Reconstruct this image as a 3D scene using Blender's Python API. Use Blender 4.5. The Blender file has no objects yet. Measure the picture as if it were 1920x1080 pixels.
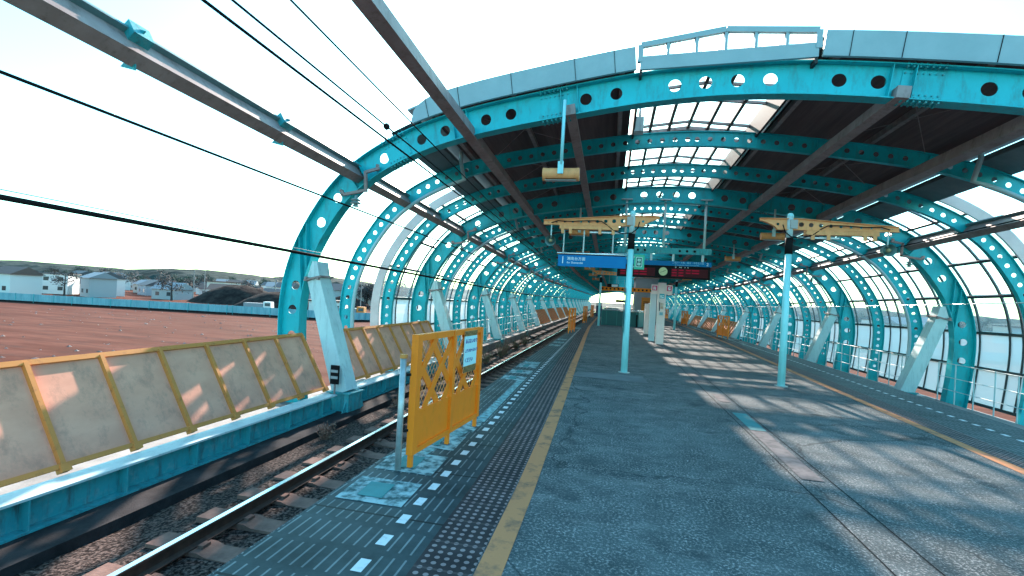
import bpy, math, random
from mathutils import Vector, Matrix
random.seed(7)
SC = bpy.context.scene
COL = SC.collection
PI = math.pi

# ------------------------------------------------------------------ camera
K = 1.0                                   # framing factor
FPX, ROLL, YAW = 900.0 * K, 0.056, math.atan(190 / 900.0)
cd = bpy.data.cameras.new('camera'); cam = bpy.data.objects.new('camera', cd); COL.objects.link(cam)
cd.sensor_width = 36.0; cd.lens = 36.0 * FPX / 1920.0; cd.shift_y = 16.0 * K / 1920.0
cd.clip_start = 0.05; cd.clip_end = 3000.0
r0 = Vector((math.cos(YAW), math.sin(YAW), 0)); up = Vector((0, 0, 1)); fw = Vector((-math.sin(YAW), math.cos(YAW), 0))
cx = r0 * math.cos(ROLL) + up * math.sin(ROLL); cy = -r0 * math.sin(ROLL) + up * math.cos(ROLL); cz = -fw
M = Matrix((cx, cy, cz)).transposed().to_4x4(); M.translation = (0, 0, 1.6)
cam.matrix_world = M
SC.camera = cam

# ------------------------------------------------------------------ light
SUN = Vector((-0.23, 1.90, 1.0)).normalized()
W = bpy.data.worlds.new('World'); SC.world = W; W.use_nodes = True
nt = W.node_tree; bg = nt.nodes['Background']
sky = nt.nodes.new('ShaderNodeTexSky'); sky.sky_type = 'NISHITA'; sky.sun_disc = False
sky.sun_elevation = math.asin(SUN.z); sky.sun_rotation = math.atan2(SUN.x, SUN.y)
sky.air_density = 1.2; sky.dust_density = 1.0; sky.ozone_density = 1.0
tint = nt.nodes.new('ShaderNodeMix'); tint.data_type = 'RGBA'; tint.blend_type = 'MULTIPLY'; tint.inputs[0].default_value = 1.0
tint.inputs[7].default_value = (0.51, 0.97, 1.0, 1)
nt.links.new(sky.outputs[0], tint.inputs[6]); nt.links.new(tint.outputs[2], bg.inputs[0])
bg.inputs[1].default_value = 0.15
sd = bpy.data.lights.new('sun', 'SUN'); so = bpy.data.objects.new('sun', sd); COL.objects.link(so)
sd.energy = 4.2; sd.angle = math.radians(0.8); sd.color = (1.0, 0.82, 0.72)
so.rotation_euler = SUN.to_track_quat('Z', 'Y').to_euler(); so.location = (0, 0, 60)
SC.view_settings.view_transform = 'Standard'; SC.view_settings.look = 'None'
SC.view_settings.exposure = 1.92; SC.view_settings.gamma = 1.0
SC.cycles.transparent_max_bounces = 40; SC.cycles.max_bounces = 8

# ------------------------------------------------------------------ materials
MATS = {}
def mat(name, col, rough=0.6, metal=0.0, col2=None, scale=3.0, detail=6.0, lo=0.4, hi=0.65, bump=0.0, bscale=40.0, spec=None, stretch=None, stain=None):
    if name in MATS: return MATS[name]
    m = bpy.data.materials.new(name); m.use_nodes = True; t = m.node_tree
    b = t.nodes['Principled BSDF']; b.inputs['Base Color'].default_value = (*col, 1)
    b.inputs['Roughness'].default_value = rough; b.inputs['Metallic'].default_value = metal
    if spec is not None: b.inputs['Specular IOR Level'].default_value = spec
    tc = t.nodes.new('ShaderNodeTexCoord')
    vec = tc.outputs['Object']
    if stretch:
        mp = t.nodes.new('ShaderNodeMapping'); mp.inputs['Scale'].default_value = stretch
        t.links.new(vec, mp.inputs[0]); vec = mp.outputs[0]
    if col2:
        n = t.nodes.new('ShaderNodeTexNoise'); n.inputs['Scale'].default_value = scale; n.inputs['Detail'].default_value = detail
        n.inputs['Roughness'].default_value = 0.65
        r = t.nodes.new('ShaderNodeValToRGB'); r.color_ramp.elements[0].position = lo; r.color_ramp.elements[1].position = hi
        r.color_ramp.elements[0].color = (*col, 1); r.color_ramp.elements[1].color = (*col2, 1)
        t.links.new(vec, n.inputs[0]); t.links.new(n.outputs[0], r.inputs[0]); t.links.new(r.outputs[0], b.inputs['Base Color'])
    if bump:
        n2 = t.nodes.new('ShaderNodeTexNoise'); n2.inputs['Scale'].default_value = bscale; n2.inputs['Detail'].default_value = 4
        bp = t.nodes.new('ShaderNodeBump'); bp.inputs['Strength'].default_value = bump; bp.inputs['Distance'].default_value = 0.02
        t.links.new(vec, n2.inputs[0]); t.links.new(n2.outputs[0], bp.inputs['Height']); t.links.new(bp.outputs[0], b.inputs['Normal'])
    if stain:                                       # dirt runs and rust specks that belong to the paint
        (sc_, amt, st_) = stain; mp = t.nodes.new('ShaderNodeMapping'); mp.inputs['Scale'].default_value = st_
        n3 = t.nodes.new('ShaderNodeTexNoise'); n3.inputs['Scale'].default_value = 2.2; n3.inputs['Detail'].default_value = 9; n3.inputs['Roughness'].default_value = 0.75
        mr = t.nodes.new('ShaderNodeMapRange'); mr.inputs[1].default_value = 0.50; mr.inputs[2].default_value = 0.68; mr.inputs[4].default_value = amt
        mx = t.nodes.new('ShaderNodeMix'); mx.data_type = 'RGBA'; mx.inputs[7].default_value = (*sc_, 1)
        t.links.new(tc.outputs['Object'], mp.inputs[0]); t.links.new(mp.outputs[0], n3.inputs[0]); t.links.new(n3.outputs[0], mr.inputs[0]); t.links.new(mr.outputs[0], mx.inputs[0])
        src = b.inputs['Base Color'].links[0].from_socket if b.inputs['Base Color'].links else None
        if src: t.links.new(src, mx.inputs[6])
        else: mx.inputs[6].default_value = (*col, 1)
        t.links.new(mx.outputs[2], b.inputs['Base Color'])
    MATS[name] = m
    return m
def glass(name, col, alpha):                       # alpha = how milky the sheet is
    m = bpy.data.materials.new(name); m.use_nodes = True; t = m.node_tree
    t.nodes.remove(t.nodes['Principled BSDF']); out = t.nodes['Material Output']
    tr = t.nodes.new('ShaderNodeBsdfTransparent'); tr.inputs[0].default_value = (0.95, 0.99, 1, 1)
    df = t.nodes.new('ShaderNodeBsdfDiffuse'); df.inputs[0].default_value = (*col, 1)
    tl = t.nodes.new('ShaderNodeBsdfTranslucent'); tl.inputs[0].default_value = (*col, 1)
    gl = t.nodes.new('ShaderNodeBsdfGlossy'); gl.inputs['Roughness'].default_value = 0.15
    a = t.nodes.new('ShaderNodeMixShader'); a.inputs[0].default_value = 0.88
    b = t.nodes.new('ShaderNodeMixShader'); b.inputs[0].default_value = alpha
    c = t.nodes.new('ShaderNodeMixShader'); c.inputs[0].default_value = 0.04
    t.links.new(df.outputs[0], a.inputs[1]); t.links.new(tl.outputs[0], a.inputs[2])
    t.links.new(tr.outputs[0], b.inputs[1]); t.links.new(a.outputs[0], b.inputs[2])
    t.links.new(b.outputs[0], c.inputs[1]); t.links.new(gl.outputs[0], c.inputs[2])
    t.links.new(c.outputs[0], out.inputs[0])
    MATS[name] = m; return m

TEAL = mat('teal_paint', (0.006, 0.42, 0.47), 0.42, col2=(0.012, 0.50, 0.56), scale=1.3, lo=0.35, hi=0.7, bump=0.06, bscale=6, spec=0.35, stain=((0.045, 0.15, 0.155), 0.6, (2.5, 2.5, 0.7)))
TEALD = mat('teal_paint_worn', (0.04, 0.36, 0.40), 0.55, col2=(0.16, 0.42, 0.44), scale=7, lo=0.5, hi=0.75, bump=0.1, bscale=20, spec=0.3, stain=((0.07, 0.045, 0.04), 0.8, (3.5, 3.5, 0.6)))
PALE = mat('pale_blue_paint', (0.52, 0.66, 0.67), 0.5, col2=(0.60, 0.72, 0.73), scale=2.0, lo=0.35, hi=0.7, spec=0.35, stain=((0.22, 0.30, 0.31), 0.5, (4, 4, 0.6)))
CYANP = mat('cyan_pole_paint', (0.32, 0.74, 0.78), 0.4, col2=(0.38, 0.78, 0.82), scale=2.5, spec=0.35, stain=((0.16, 0.36, 0.38), 0.45, (6, 6, 0.5)))
GREYS = mat('grey_steel', (0.30, 0.215, 0.205), 0.55, 0.0, col2=(0.38, 0.28, 0.27), scale=2, spec=0.25, stain=((0.12, 0.08, 0.07), 0.6, (3, 3, 1)))
GALV = mat('galvanised_steel', (0.34, 0.38, 0.40), 0.4, 0.5, col2=(0.46, 0.50, 0.52), scale=14)
STEEL = mat('stainless_tube', (0.7, 0.72, 0.73), 0.22, 0.95)
DARK = mat('dark_mullion', (0.06, 0.058, 0.06), 0.5)
BLACK = mat('black_plastic', (0.010, 0.009, 0.010), 0.7, spec=0.12)
CLAD = mat('roof_underside', (0.145, 0.098, 0.098), 0.8, col2=(0.19, 0.13, 0.13), scale=0.7, stretch=(12, 0.6, 1), spec=0.1)
ROOFG = mat('roof_sheet_grey', (0.28, 0.36, 0.39), 0.5, col2=(0.33, 0.41, 0.44), scale=1.5)
YEL = mat('orange_yellow_paint', (0.98, 0.225, 0.010), 0.5, col2=(0.94, 0.195, 0.010), scale=5, lo=0.45, hi=0.8, spec=0.3, stain=((0.50, 0.14, 0.015), 0.28, (5, 5, 2)))
CREAM = mat('cream_yellow_paint', (0.93, 0.37, 0.145), 0.5, col2=(0.85, 0.32, 0.12), scale=4, spec=0.3, stain=((0.4, 0.16, 0.07), 0.4, (4, 4, 1)))
OCHRE = mat('ochre_rib_paint', (0.62, 0.235, 0.062), 0.65, col2=(0.36, 0.13, 0.05), scale=9, lo=0.55, hi=0.75, spec=0.25)
BEIGE = mat('beige_board', (0.72, 0.325, 0.225), 0.8, col2=(0.80, 0.38, 0.265), scale=1.6, stretch=(1, 1, 2.2), spec=0.15, stain=((0.26, 0.14, 0.11), 0.5, (1.6, 1.6, 0.9)))
CONC = mat('concrete', (0.22, 0.20, 0.19), 0.9, col2=(0.36, 0.33, 0.31), scale=1.8, lo=0.35, hi=0.7, bump=0.25, bscale=30, spec=0.15)
DCONC = mat('dark_slab', (0.020, 0.020, 0.022), 0.9, col2=(0.055, 0.052, 0.054), scale=2.4, lo=0.35, hi=0.75, bump=0.3, bscale=50, spec=0.12)
SLEEP = mat('sleeper_concrete', (0.14, 0.085, 0.07), 0.9, col2=(0.27, 0.165, 0.135), scale=4, lo=0.35, hi=0.7, bump=0.3, bscale=35, spec=0.12)
BALL = mat('ballast_stone', (0.011, 0.008, 0.0075), 0.9, col2=(0.135, 0.100, 0.088), scale=26, detail=3, lo=0.44, hi=0.62, bump=1.0, bscale=26, spec=0.1)
RUST = mat('rail_rust', (0.055, 0.028, 0.02), 0.7, col2=(0.10, 0.05, 0.035), scale=8)
RAILT = mat('rail_head', (0.75, 0.75, 0.75), 0.22, 0.9)
WHITEP = mat('white_panel', (0.94, 0.64, 0.60), 0.45, col2=(0.82, 0.55, 0.51), scale=2, spec=0.35)
BLUE = mat('sign_blue', (0.003, 0.155, 0.40), 0.45, col2=(0.003, 0.185, 0.43), scale=1.2, spec=0.12)
GREEN = mat('sign_green', (0.01, 0.34, 0.20), 0.4)
DGREEN = mat('dark_green_panel', (0.0, 0.075, 0.08), 0.5, col2=(0.0, 0.09, 0.095), scale=1.5)
WHITE = mat('sign_white', (0.85, 0.86, 0.86), 0.5)
PINK = mat('sign_magenta', (0.75, 0.012, 0.15), 0.5, spec=0.1)
ORANGE = mat('sign_orange', (0.60, 0.17, 0.015), 0.6)
PURPLE = mat('ink_purple', (0.12, 0.06, 0.28), 0.6)
NOTICE = mat('notice_paper', (0.50, 0.78, 0.84), 0.6)
DIRT = mat('red_dirt', (0.085, 0.025, 0.0155), 0.95, col2=(0.135, 0.047, 0.032), scale=0.2, lo=0.40, hi=0.62, stretch=(0.5, 2.4, 1), bump=0.6, bscale=1.2, spec=0.05, stain=((0.045, 0.022, 0.019), 0.85, (0.05, 0.25, 1)))
SOIL = mat('dark_soil', (0.016, 0.012, 0.012), 0.95, col2=(0.045, 0.034, 0.030), scale=0.6, spec=0.05)
HOARD = mat('hoarding_teal', (0.12, 0.30, 0.36), 0.5, col2=(0.2, 0.40, 0.46), scale=1.2, stretch=(1, 1, .2))
FROST = glass('frosted_pane', (0.93, 0.95, 0.95), 0.78)
CLEAR = glass('clear_pane', (0.93, 0.95, 0.95), 0.22)
SKYP = glass('skylight_pane', (0.96, 0.96, 0.95), 0.30)

def nodes_of(name, rough):
    m = bpy.data.materials.new(name); m.use_nodes = True; t = m.node_tree
    b = t.nodes['Principled BSDF']; b.inputs['Roughness'].default_value = rough; b.inputs['Specular IOR Level'].default_value = 0.12
    MATS[name] = m
    def math_(op, a, c=None, d=None):
        n = t.nodes.new('ShaderNodeMath'); n.operation = op
        for i, x in enumerate((a, c, d)):
            if x is None: continue
            if isinstance(x, (int, float)): n.inputs[i].default_value = x
            else: t.links.new(x, n.inputs[i])
        return n.outputs[0]
    def mix(f, a, c):
        n = t.nodes.new('ShaderNodeMix'); n.data_type = 'RGBA'
        t.links.new(f, n.inputs[0])
        for i, x in ((6, a), (7, c)):
            if isinstance(x, tuple): n.inputs[i].default_value = (*x, 1)
            else: t.links.new(x, n.inputs[i])
        return n.outputs[2]
    def noise(vec, s, lo, hi, det=5, st=None):
        if st:
            mp = t.nodes.new('ShaderNodeMapping'); mp.inputs['Scale'].default_value = st
            t.links.new(vec, mp.inputs[0]); vec = mp.outputs[0]
        n = t.nodes.new('ShaderNodeTexNoise'); n.inputs['Scale'].default_value = s; n.inputs['Detail'].default_value = det
        n.inputs['Roughness'].default_value = 0.7
        t.links.new(vec, n.inputs[0])
        r = t.nodes.new('ShaderNodeMapRange'); r.inputs[1].default_value = lo; r.inputs[2].default_value = hi
        t.links.new(n.outputs[0], r.inputs[0]); return r.outputs[0]
    return m, t, b, math_, mix, noise

def platform_mat():
    m, t, b, ma, mix, noise = nodes_of('platform_asphalt', 0.8)
    tc = t.nodes.new('ShaderNodeTexCoord').outputs['Object']
    big = noise(tc, 0.45, 0.36, 0.64); mid = noise(tc, 2.6, 0.4, 0.68); fine = noise(tc, 48, 0.50, 0.66, 3)
    vf = noise(tc, 150, 0.45, 0.7, 2); pat = noise(tc, 1.1, 0.55, 0.72, 8, (0.6, 1.6, 1))
    c = mix(big, (0.060, 0.077, 0.079), (0.140, 0.164, 0.166))
    c = mix(ma('MULTIPLY', mid, 0.65), c, (0.032, 0.042, 0.044))
    c = mix(ma('MULTIPLY', pat, 0.6), c, (0.29, 0.29, 0.285))
    clus = noise(tc, 4.0, 0.36, 0.62, 6)
    c = mix(ma('MULTIPLY', fine, ma('ADD', ma('MULTIPLY', clus, 0.85), 0.25)), c, (0.44, 0.43, 0.42))
    c = mix(ma('MULTIPLY', vf, 0.6), c, (0.014, 0.020, 0.023))
    crack = t.nodes.new('ShaderNodeTexVoronoi'); crack.feature = 'DISTANCE_TO_EDGE'; crack.inputs['Scale'].default_value = 0.35
    wv = t.nodes.new('ShaderNodeTexNoise'); wv.inputs['Scale'].default_value = 2.5; wv.inputs['Detail'].default_value = 5
    va = t.nodes.new('ShaderNodeVectorMath'); va.operation = 'MULTIPLY_ADD'; va.inputs[1].default_value = (0.5, 0.5, 0)
    t.links.new(tc, wv.inputs[0]); t.links.new(wv.outputs[1], va.inputs[0]); t.links.new(tc, va.inputs[2]); t.links.new(va.outputs[0], crack.inputs['Vector'])
    c = mix(ma('MULTIPLY', ma('LESS_THAN', crack.outputs['Distance'], 0.004), 0.55), c, (0.02, 0.025, 0.028))
    spot = noise(tc, 1.7, 0.60, 0.68, 2)
    c = mix(ma('MULTIPLY', spot, 0.45), c, (0.022, 0.030, 0.034))
    t.links.new(c, b.inputs['Base Color'])
    bp = t.nodes.new('ShaderNodeBump'); bp.inputs['Strength'].default_value = 0.35; bp.inputs['Distance'].default_value = 0.01
    t.links.new(fine, bp.inputs['Height']); t.links.new(bp.outputs[0], b.inputs['Normal'])
    return m
def tile_mat(name, half):
    """ribbed edge tiles: short raised dashes in rows, one row of painted squares"""
    m, t, b, ma, mix, noise = nodes_of(name, 0.6)
    uvn = t.nodes.new('ShaderNodeUVMap'); sep = t.nodes.new('ShaderNodeSeparateXYZ'); t.links.new(uvn.outputs[0], sep.inputs[0])
    u, v = sep.outputs[0], sep.outputs[1]
    tc = t.nodes.new('ShaderNodeTexCoord').outputs['Object']
    fu = ma('ABSOLUTE', ma('SUBTRACT', ma('FRACT', ma('ADD', ma('DIVIDE', u, 0.076), 0.5)), 0.5))
    row = ma('FRACT', ma('DIVIDE', v, 0.30))
    dash = ma('MULTIPLY', ma('LESS_THAN', fu, 0.085), ma('LESS_THAN', ma('ABSOLUTE', ma('SUBTRACT', row, 0.5)), 0.40))
    au = ma('ABSOLUTE', u)
    sqz = ma('LESS_THAN', au, 0.058)
    sq = ma('MULTIPLY', ma('LESS_THAN', au, 0.034), ma('LESS_THAN', ma('ABSOLUTE', ma('SUBTRACT', row, 0.5)), 0.22))
    joint = ma('LESS_THAN', ma('ABSOLUTE', ma('SUBTRACT', ma('FRACT', ma('DIVIDE', v, 0.90)), 0.5)), 0.012)
    wear = noise(tc, 2.2, 0.38, 0.66); dirt = noise(tc, 0.6, 0.4, 0.62)
    base = mix(wear, (0.016, 0.030, 0.034), (0.045, 0.070, 0.076))
    base = mix(ma('MULTIPLY', dirt, 0.35), base, (0.07, 0.10, 0.11))
    lines = mix(wear, (0.12, 0.15, 0.155), (0.21, 0.24, 0.245))
    c = mix(ma('MULTIPLY', dash, ma('SUBTRACT', 1.0, sqz)), base, lines)
    c = mix(joint, c, (0.012, 0.018, 0.02))
    w2 = noise(tc, 18, 0.3, 0.5)
    c = mix(ma('MULTIPLY', sq, ma('ADD', ma('MULTIPLY', w2, 0.3), 0.7)), c, (0.66, 0.67, 0.68))
    t.links.new(c, b.inputs['Base Color'])
    bp = t.nodes.new('ShaderNodeBump'); bp.inputs['Strength'].default_value = 0.5; bp.inputs['Distance'].default_value = 0.006
    t.links.new(dash, bp.inputs['Height']); t.links.new(bp.outputs[0], b.inputs['Normal'])
    return m
def tactile_mat():
    m, t, b, ma, mix, noise = nodes_of('tactile_dots', 0.65)
    uvn = t.nodes.new('ShaderNodeUVMap'); sep = t.nodes.new('ShaderNodeSeparateXYZ'); t.links.new(uvn.outputs[0], sep.inputs[0])
    tc = t.nodes.new('ShaderNodeTexCoord').outputs['Object']
    fu = ma('SUBTRACT', ma('FRACT', ma('DIVIDE', sep.outputs[0], 0.062)), 0.5); fv = ma('SUBTRACT', ma('FRACT', ma('DIVIDE', sep.outputs[1], 0.062)), 0.5)
    d = ma('SQRT', ma('ADD', ma('MULTIPLY', fu, fu), ma('MULTIPLY', fv, fv)))
    dot = ma('LESS_THAN', d, 0.27)
    wear = noise(tc, 3.0, 0.35, 0.65)
    joint = ma('LESS_THAN', ma('ABSOLUTE', ma('SUBTRACT', ma('FRACT', ma('DIVIDE', sep.outputs[1], 0.31)), 0.5)), 0.03)
    base = mix(wear, (0.024, 0.020, 0.023), (0.052, 0.042, 0.045)); top = mix(wear, (0.22, 0.165, 0.165), (0.33, 0.26, 0.255))
    c = mix(dot, base, top); c = mix(ma('MULTIPLY', joint, 0.6), c, (0.09, 0.07, 0.07))
    t.links.new(c, b.inputs['Base Color'])
    bp = t.nodes.new('ShaderNodeBump'); bp.inputs['Strength'].default_value = 0.6; bp.inputs['Distance'].default_value = 0.006
    t.links.new(dot, bp.inputs['Height']); t.links.new(bp.outputs[0], b.inputs['Normal'])
    return m
PLAT = platform_mat(); TILE = tile_mat('edge_tile', 1); TACT = tactile_mat()
YLINE = mat('worn_yellow_line', (0.56, 0.225, 0.10), 0.75, col2=(0.19, 0.105, 0.075), scale=5, lo=0.5, hi=0.68, bump=0.2, bscale=30, spec=0.15)
MARK = mat('faded_cyan_marking', (0.34, 0.46, 0.47), 0.75, col2=(0.04, 0.085, 0.09), scale=8, lo=0.43, hi=0.60, spec=0.15)
MARKT = mat('teal_marking', (0.012, 0.17, 0.18), 0.7, col2=(0.02, 0.21, 0.22), scale=6)
MARKF = mat('worn_cyan_stripe', (0.22, 0.42, 0.43), 0.7, col2=(0.06, 0.13, 0.14), scale=14, lo=0.42, hi=0.6)
PATCH = mat('smooth_repair_patch', (0.12, 0.135, 0.14), 0.8, col2=(0.17, 0.185, 0.19), scale=2, spec=0.15)
PINKS = mat('pale_floor_strip', (0.19, 0.165, 0.16), 0.85, col2=(0.11, 0.10, 0.10), scale=8, spec=0.1)  # strip along the seam; pale pink paints in its sunlit stretches

# ------------------------------------------------------------------ mesh builder
def V(*a): return Vector(a)
def root_loc(o):
    while o is not None and o.parent is not None: o = o.parent
    return o.location if o is not None else V(0, 0, 0)
class MB:
    def __init__(s): s.v = []; s.f = []; s.uv = None
    def add(s, vs, fs):
        n = len(s.v); s.v += [Vector(p) for p in vs]; s.f += [tuple(i + n for i in f) for f in fs]
    def hexa(s, p): s.add(p, [(0, 3, 2, 1), (4, 5, 6, 7), (0, 1, 5, 4), (1, 2, 6, 5), (2, 3, 7, 6), (3, 0, 4, 7)]); return s
    def box(s, x0, x1, y0, y1, z0, z1):
        s.hexa([(x0, y0, z0), (x1, y0, z0), (x1, y1, z0), (x0, y1, z0), (x0, y0, z1), (x1, y0, z1), (x1, y1, z1), (x0, y1, z1)]); return s
    def bar(s, a, b, w, h, side=None, w2=None, h2=None):
        a = Vector(a); b = Vector(b); d = (b - a).normalized()
        sd_ = Vector(side) if side is not None else (V(0, 0, 1).cross(d) if abs(d.z) < 0.95 else V(1, 0, 0))
        sd_ = (sd_ - d * sd_.dot(d)).normalized(); u = d.cross(sd_)
        w2 = w if w2 is None else w2; h2 = h if h2 is None else h2
        P = []
        for c, ww, hh in ((a, w, h), (b, w2, h2)):
            for i, j in ((-1, -1), (1, -1), (1, 1), (-1, 1)): P.append(c + sd_ * (i * ww / 2) + u * (j * hh / 2))
        s.hexa(P); return s
    def tube(s, pts, r, n=8, r2=None, caps=True):
        pts = [Vector(p) for p in pts]; rs = [r + ((r2 if r2 is not None else r) - r) * i / (len(pts) - 1) for i in range(len(pts))]
        n0 = len(s.v); prev = None
        for i, p in enumerate(pts):
            d = (pts[min(i + 1, len(pts) - 1)] - pts[max(i - 1, 0)]).normalized()
            if prev is None: q = d.orthogonal().normalized()
            else:
                q = prev - d * prev.dot(d); q = q.normalized()
            prev = q; e = d.cross(q)
            for k in range(n):
                a = 2 * PI * k / n; s.v.append(p + (q * math.cos(a) + e * math.sin(a)) * rs[i])
        for i in range(len(pts) - 1):
            for k in range(n):
                a = n0 + i * n + k; b = n0 + i * n + (k + 1) % n; s.f.append((a, b, b + n, a + n))
        if caps:
            s.f.append(tuple(n0 + k for k in range(n))[::-1]); s.f.append(tuple(n0 + (len(pts) - 1) * n + k for k in range(n)))
        return s
    def prism(s, poly, fn, d0, d1):
        n = len(poly); vs = [fn(p[0], p[1], d0) for p in poly] + [fn(p[0], p[1], d1) for p in poly]
        fs = [tuple(range(n))[::-1], tuple(range(n, 2 * n))] + [(i, (i + 1) % n, n + (i + 1) % n, n + i) for i in range(n)]
        s.add(vs, fs); return s
    def sweep(s, frames):                       # frames: list of closed section loops
        n = len(frames[0]); n0 = len(s.v)
        for fr in frames: s.v += [Vector(p) for p in fr]
        for i in range(len(frames) - 1):
            for k in range(n):
                a = n0 + i * n + k; b = n0 + i * n + (k + 1) % n; s.f.append((a, b, b + n, a + n))
        s.f.append(tuple(n0 + k for k in range(n))[::-1]); s.f.append(tuple(n0 + (len(frames) - 1) * n + k for k in range(n))); return s
    def sheet(s, rows):                         # open grid
        n = len(rows[0]); n0 = len(s.v)
        for r in rows: s.v += [Vector(p) for p in r]
        for i in range(len(rows) - 1):
            for k in range(n - 1):
                a = n0 + i * n + k; s.f.append((a, a + 1, a + n + 1, a + n))
        return s
    def ball(s, c, r, nu=12, nv=8, sx=1, sy=1, sz=1):
        c = Vector(c); vs = []; fs = []
        for i in range(nv + 1):
            th = PI * i / nv
            for k in range(nu):
                a = 2 * PI * k / nu; vs.append(c + V(math.sin(th) * math.cos(a) * r * sx, math.sin(th) * math.sin(a) * r * sy, math.cos(th) * r * sz))
        for i in range(nv):
            for k in range(nu):
                a = i * nu + k; b = i * nu + (k + 1) % nu; fs.append((a, b, b + nu, a + nu))
        s.add(vs, fs); return s
    def build(s, name, m, parent=None, smooth=False, kind=None, uv=None):
        L = root_loc(parent) if parent is not None else V(0, 0, 0)
        me = bpy.data.meshes.new(name); me.from_pydata([tuple(p - L) for p in s.v], [], s.f); me.update()
        me.materials.append(m)
        if smooth:
            me.polygons.foreach_set('use_smooth', [True] * len(me.polygons))
        if uv:
            lay = me.uv_layers.new(name='UVMap')
            for lp in me.loops: lay.data[lp.index].uv = uv(s.v[lp.vertex_index])
        o = bpy.data.objects.new(name, me); COL.objects.link(o)
        if parent is not None: o.parent = parent
        if kind: o['kind'] = kind
        return o
def tag(o, label, cat, group=None, kind=None):
    o['label'] = label; o['category'] = cat
    if group: o['group'] = group
    if kind: o['kind'] = kind
    return o
def thing(name, label, cat, loc=(0, 0, 0), group=None):
    o = bpy.data.objects.new(name, None); COL.objects.link(o); o.location = loc; o.empty_display_size = 0.3
    return tag(o, label, cat, group)
def dup(root, loc, label=None, scale=None):
    c = root.copy(); COL.objects.link(c); c.location = loc
    if label: c['label'] = label
    if scale: c.scale = scale
    for ch in list(root.children):
        d = ch.copy(); COL.objects.link(d); d.parent = c
        for g in list(ch.children):
            e = g.copy(); COL.objects.link(e); e.parent = d
    return c
ORD = ['first', 'second', 'third', 'fourth', 'fifth', 'sixth', 'seventh', 'eighth', 'ninth', 'tenth', 'eleventh', 'twelfth', 'thirteenth', 'fourteenth', 'fifteenth', 'sixteenth', 'seventeenth', 'eighteenth', 'nineteenth', 'twentieth']
def ordinal(i):
    if i < 20: return ORD[i]
    t = {2: 'twenty', 3: 'thirty', 4: 'forty', 5: 'fifty', 6: 'sixty', 7: 'seventy', 8: 'eighty', 9: 'ninety'}
    n = i + 1
    if n % 10 == 0: return t[n // 10][:-1] + 'ieth'
    return t[n // 10] + '-' + ORD[n % 10 - 1]
def text(body, size, m, fn, parent=None, name='lettering', align='LEFT', ext=0.0015, sx=1.0):
    cu = bpy.data.curves.new('txt', 'FONT'); cu.body = body; cu.size = size; cu.extrude = ext; cu.align_x = align; cu.align_y = 'CENTER'
    cu.resolution_u = 3
    ob = bpy.data.objects.new('txt', cu); COL.objects.link(ob)
    dg = bpy.context.evaluated_depsgraph_get(); me = bpy.data.meshes.new_from_object(ob.evaluated_get(dg))
    COL.objects.unlink(ob); bpy.data.objects.remove(ob)
    b = MB(); b.add([fn(v.co.x * sx, v.co.y, v.co.z) for v in me.vertices], [tuple(p.vertices) for p in me.polygons])
    bpy.data.meshes.remove(me)
    return b.build(name, m, parent)
def facing(x0, y0, z0): return lambda x, y, z: (x0 + x, y0 - z, z0 + y)

# ------------------------------------------------------------------ the lie of the hall
Y0, STEP = 10.15, 2.69                      # first big arch, spacing of arches
ZB, AX = -1.1, 1.75
def lag(y): return max(-14.0, min(35.0, y - Y0))
def dxs(y): return -0.0025 * lag(y)
def wxs(y): return 1.0 + 0.0016 * lag(y)
def gx(x):
    a = abs(x); return math.copysign(a - 0.25 if a > 3 else a * (1 - 0.25 / 3), x)
def szs(y): return 1.0 - 0.0038 * lag(y)
def skw(x, y): return -0.07 * (x + 8.86) * max(0.0, min(1.0, 1 - (y - Y0) / STEP))   # the open end stands a little askew
def warp(x, y, z): return V(AX + x * wxs(y) + dxs(y), y + skw(x, y), ZB + (z - ZB) * szs(y))   # x measured from the axis
half = [(-9.62, -1.25), (-9.72, -0.4), (-9.78, 0.37), (-9.80, 1.0), (-9.73, 1.7), (-9.52, 2.42), (-9.20, 3.05), (-8.72, 3.76), (-8.22, 4.27), (-7.67, 4.65), (-7.10, 4.95), (-6.45, 5.22), (-5.72, 5.43), (-4.84, 5.61), (-3.6, 5.80), (-1.92, 6.01), (-0.8, 6.08)]
half = [(gx(x), z) for x, z in half]
ctrl = half + [(0, 6.10)] + [(-x, z) for x, z in reversed(half)]
def catmull(P, per=10):
    out = []
    for i in range(len(P) - 1):
        p0 = P[max(i - 1, 0)]; p1 = P[i]; p2 = P[i + 1]; p3 = P[min(i + 2, len(P) - 1)]
        for k in range(per):
            t = k / per
            out.append(tuple(0.5 * (2 * p1[j] + (p2[j] - p0[j]) * t + (2 * p0[j] - 5 * p1[j] + 4 * p2[j] - p3[j]) * t * t + (3 * p1[j] - p0[j] - 3 * p2[j] + p3[j]) * t ** 3) for j in (0, 1)))
    out.append(P[-1]); return out
CP = catmull(ctrl)
for _ in range(25): CP = [CP[0]] + [tuple((CP[i - 1][j] + 2 * CP[i][j] + CP[i + 1][j]) / 4 for j in (0, 1)) for i in range(1, len(CP) - 1)] + [CP[-1]]
CS = [0.0]
for i in range(1, len(CP)): CS.append(CS[-1] + math.dist(CP[i], CP[i - 1]))
LEN = CS[-1]
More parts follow.
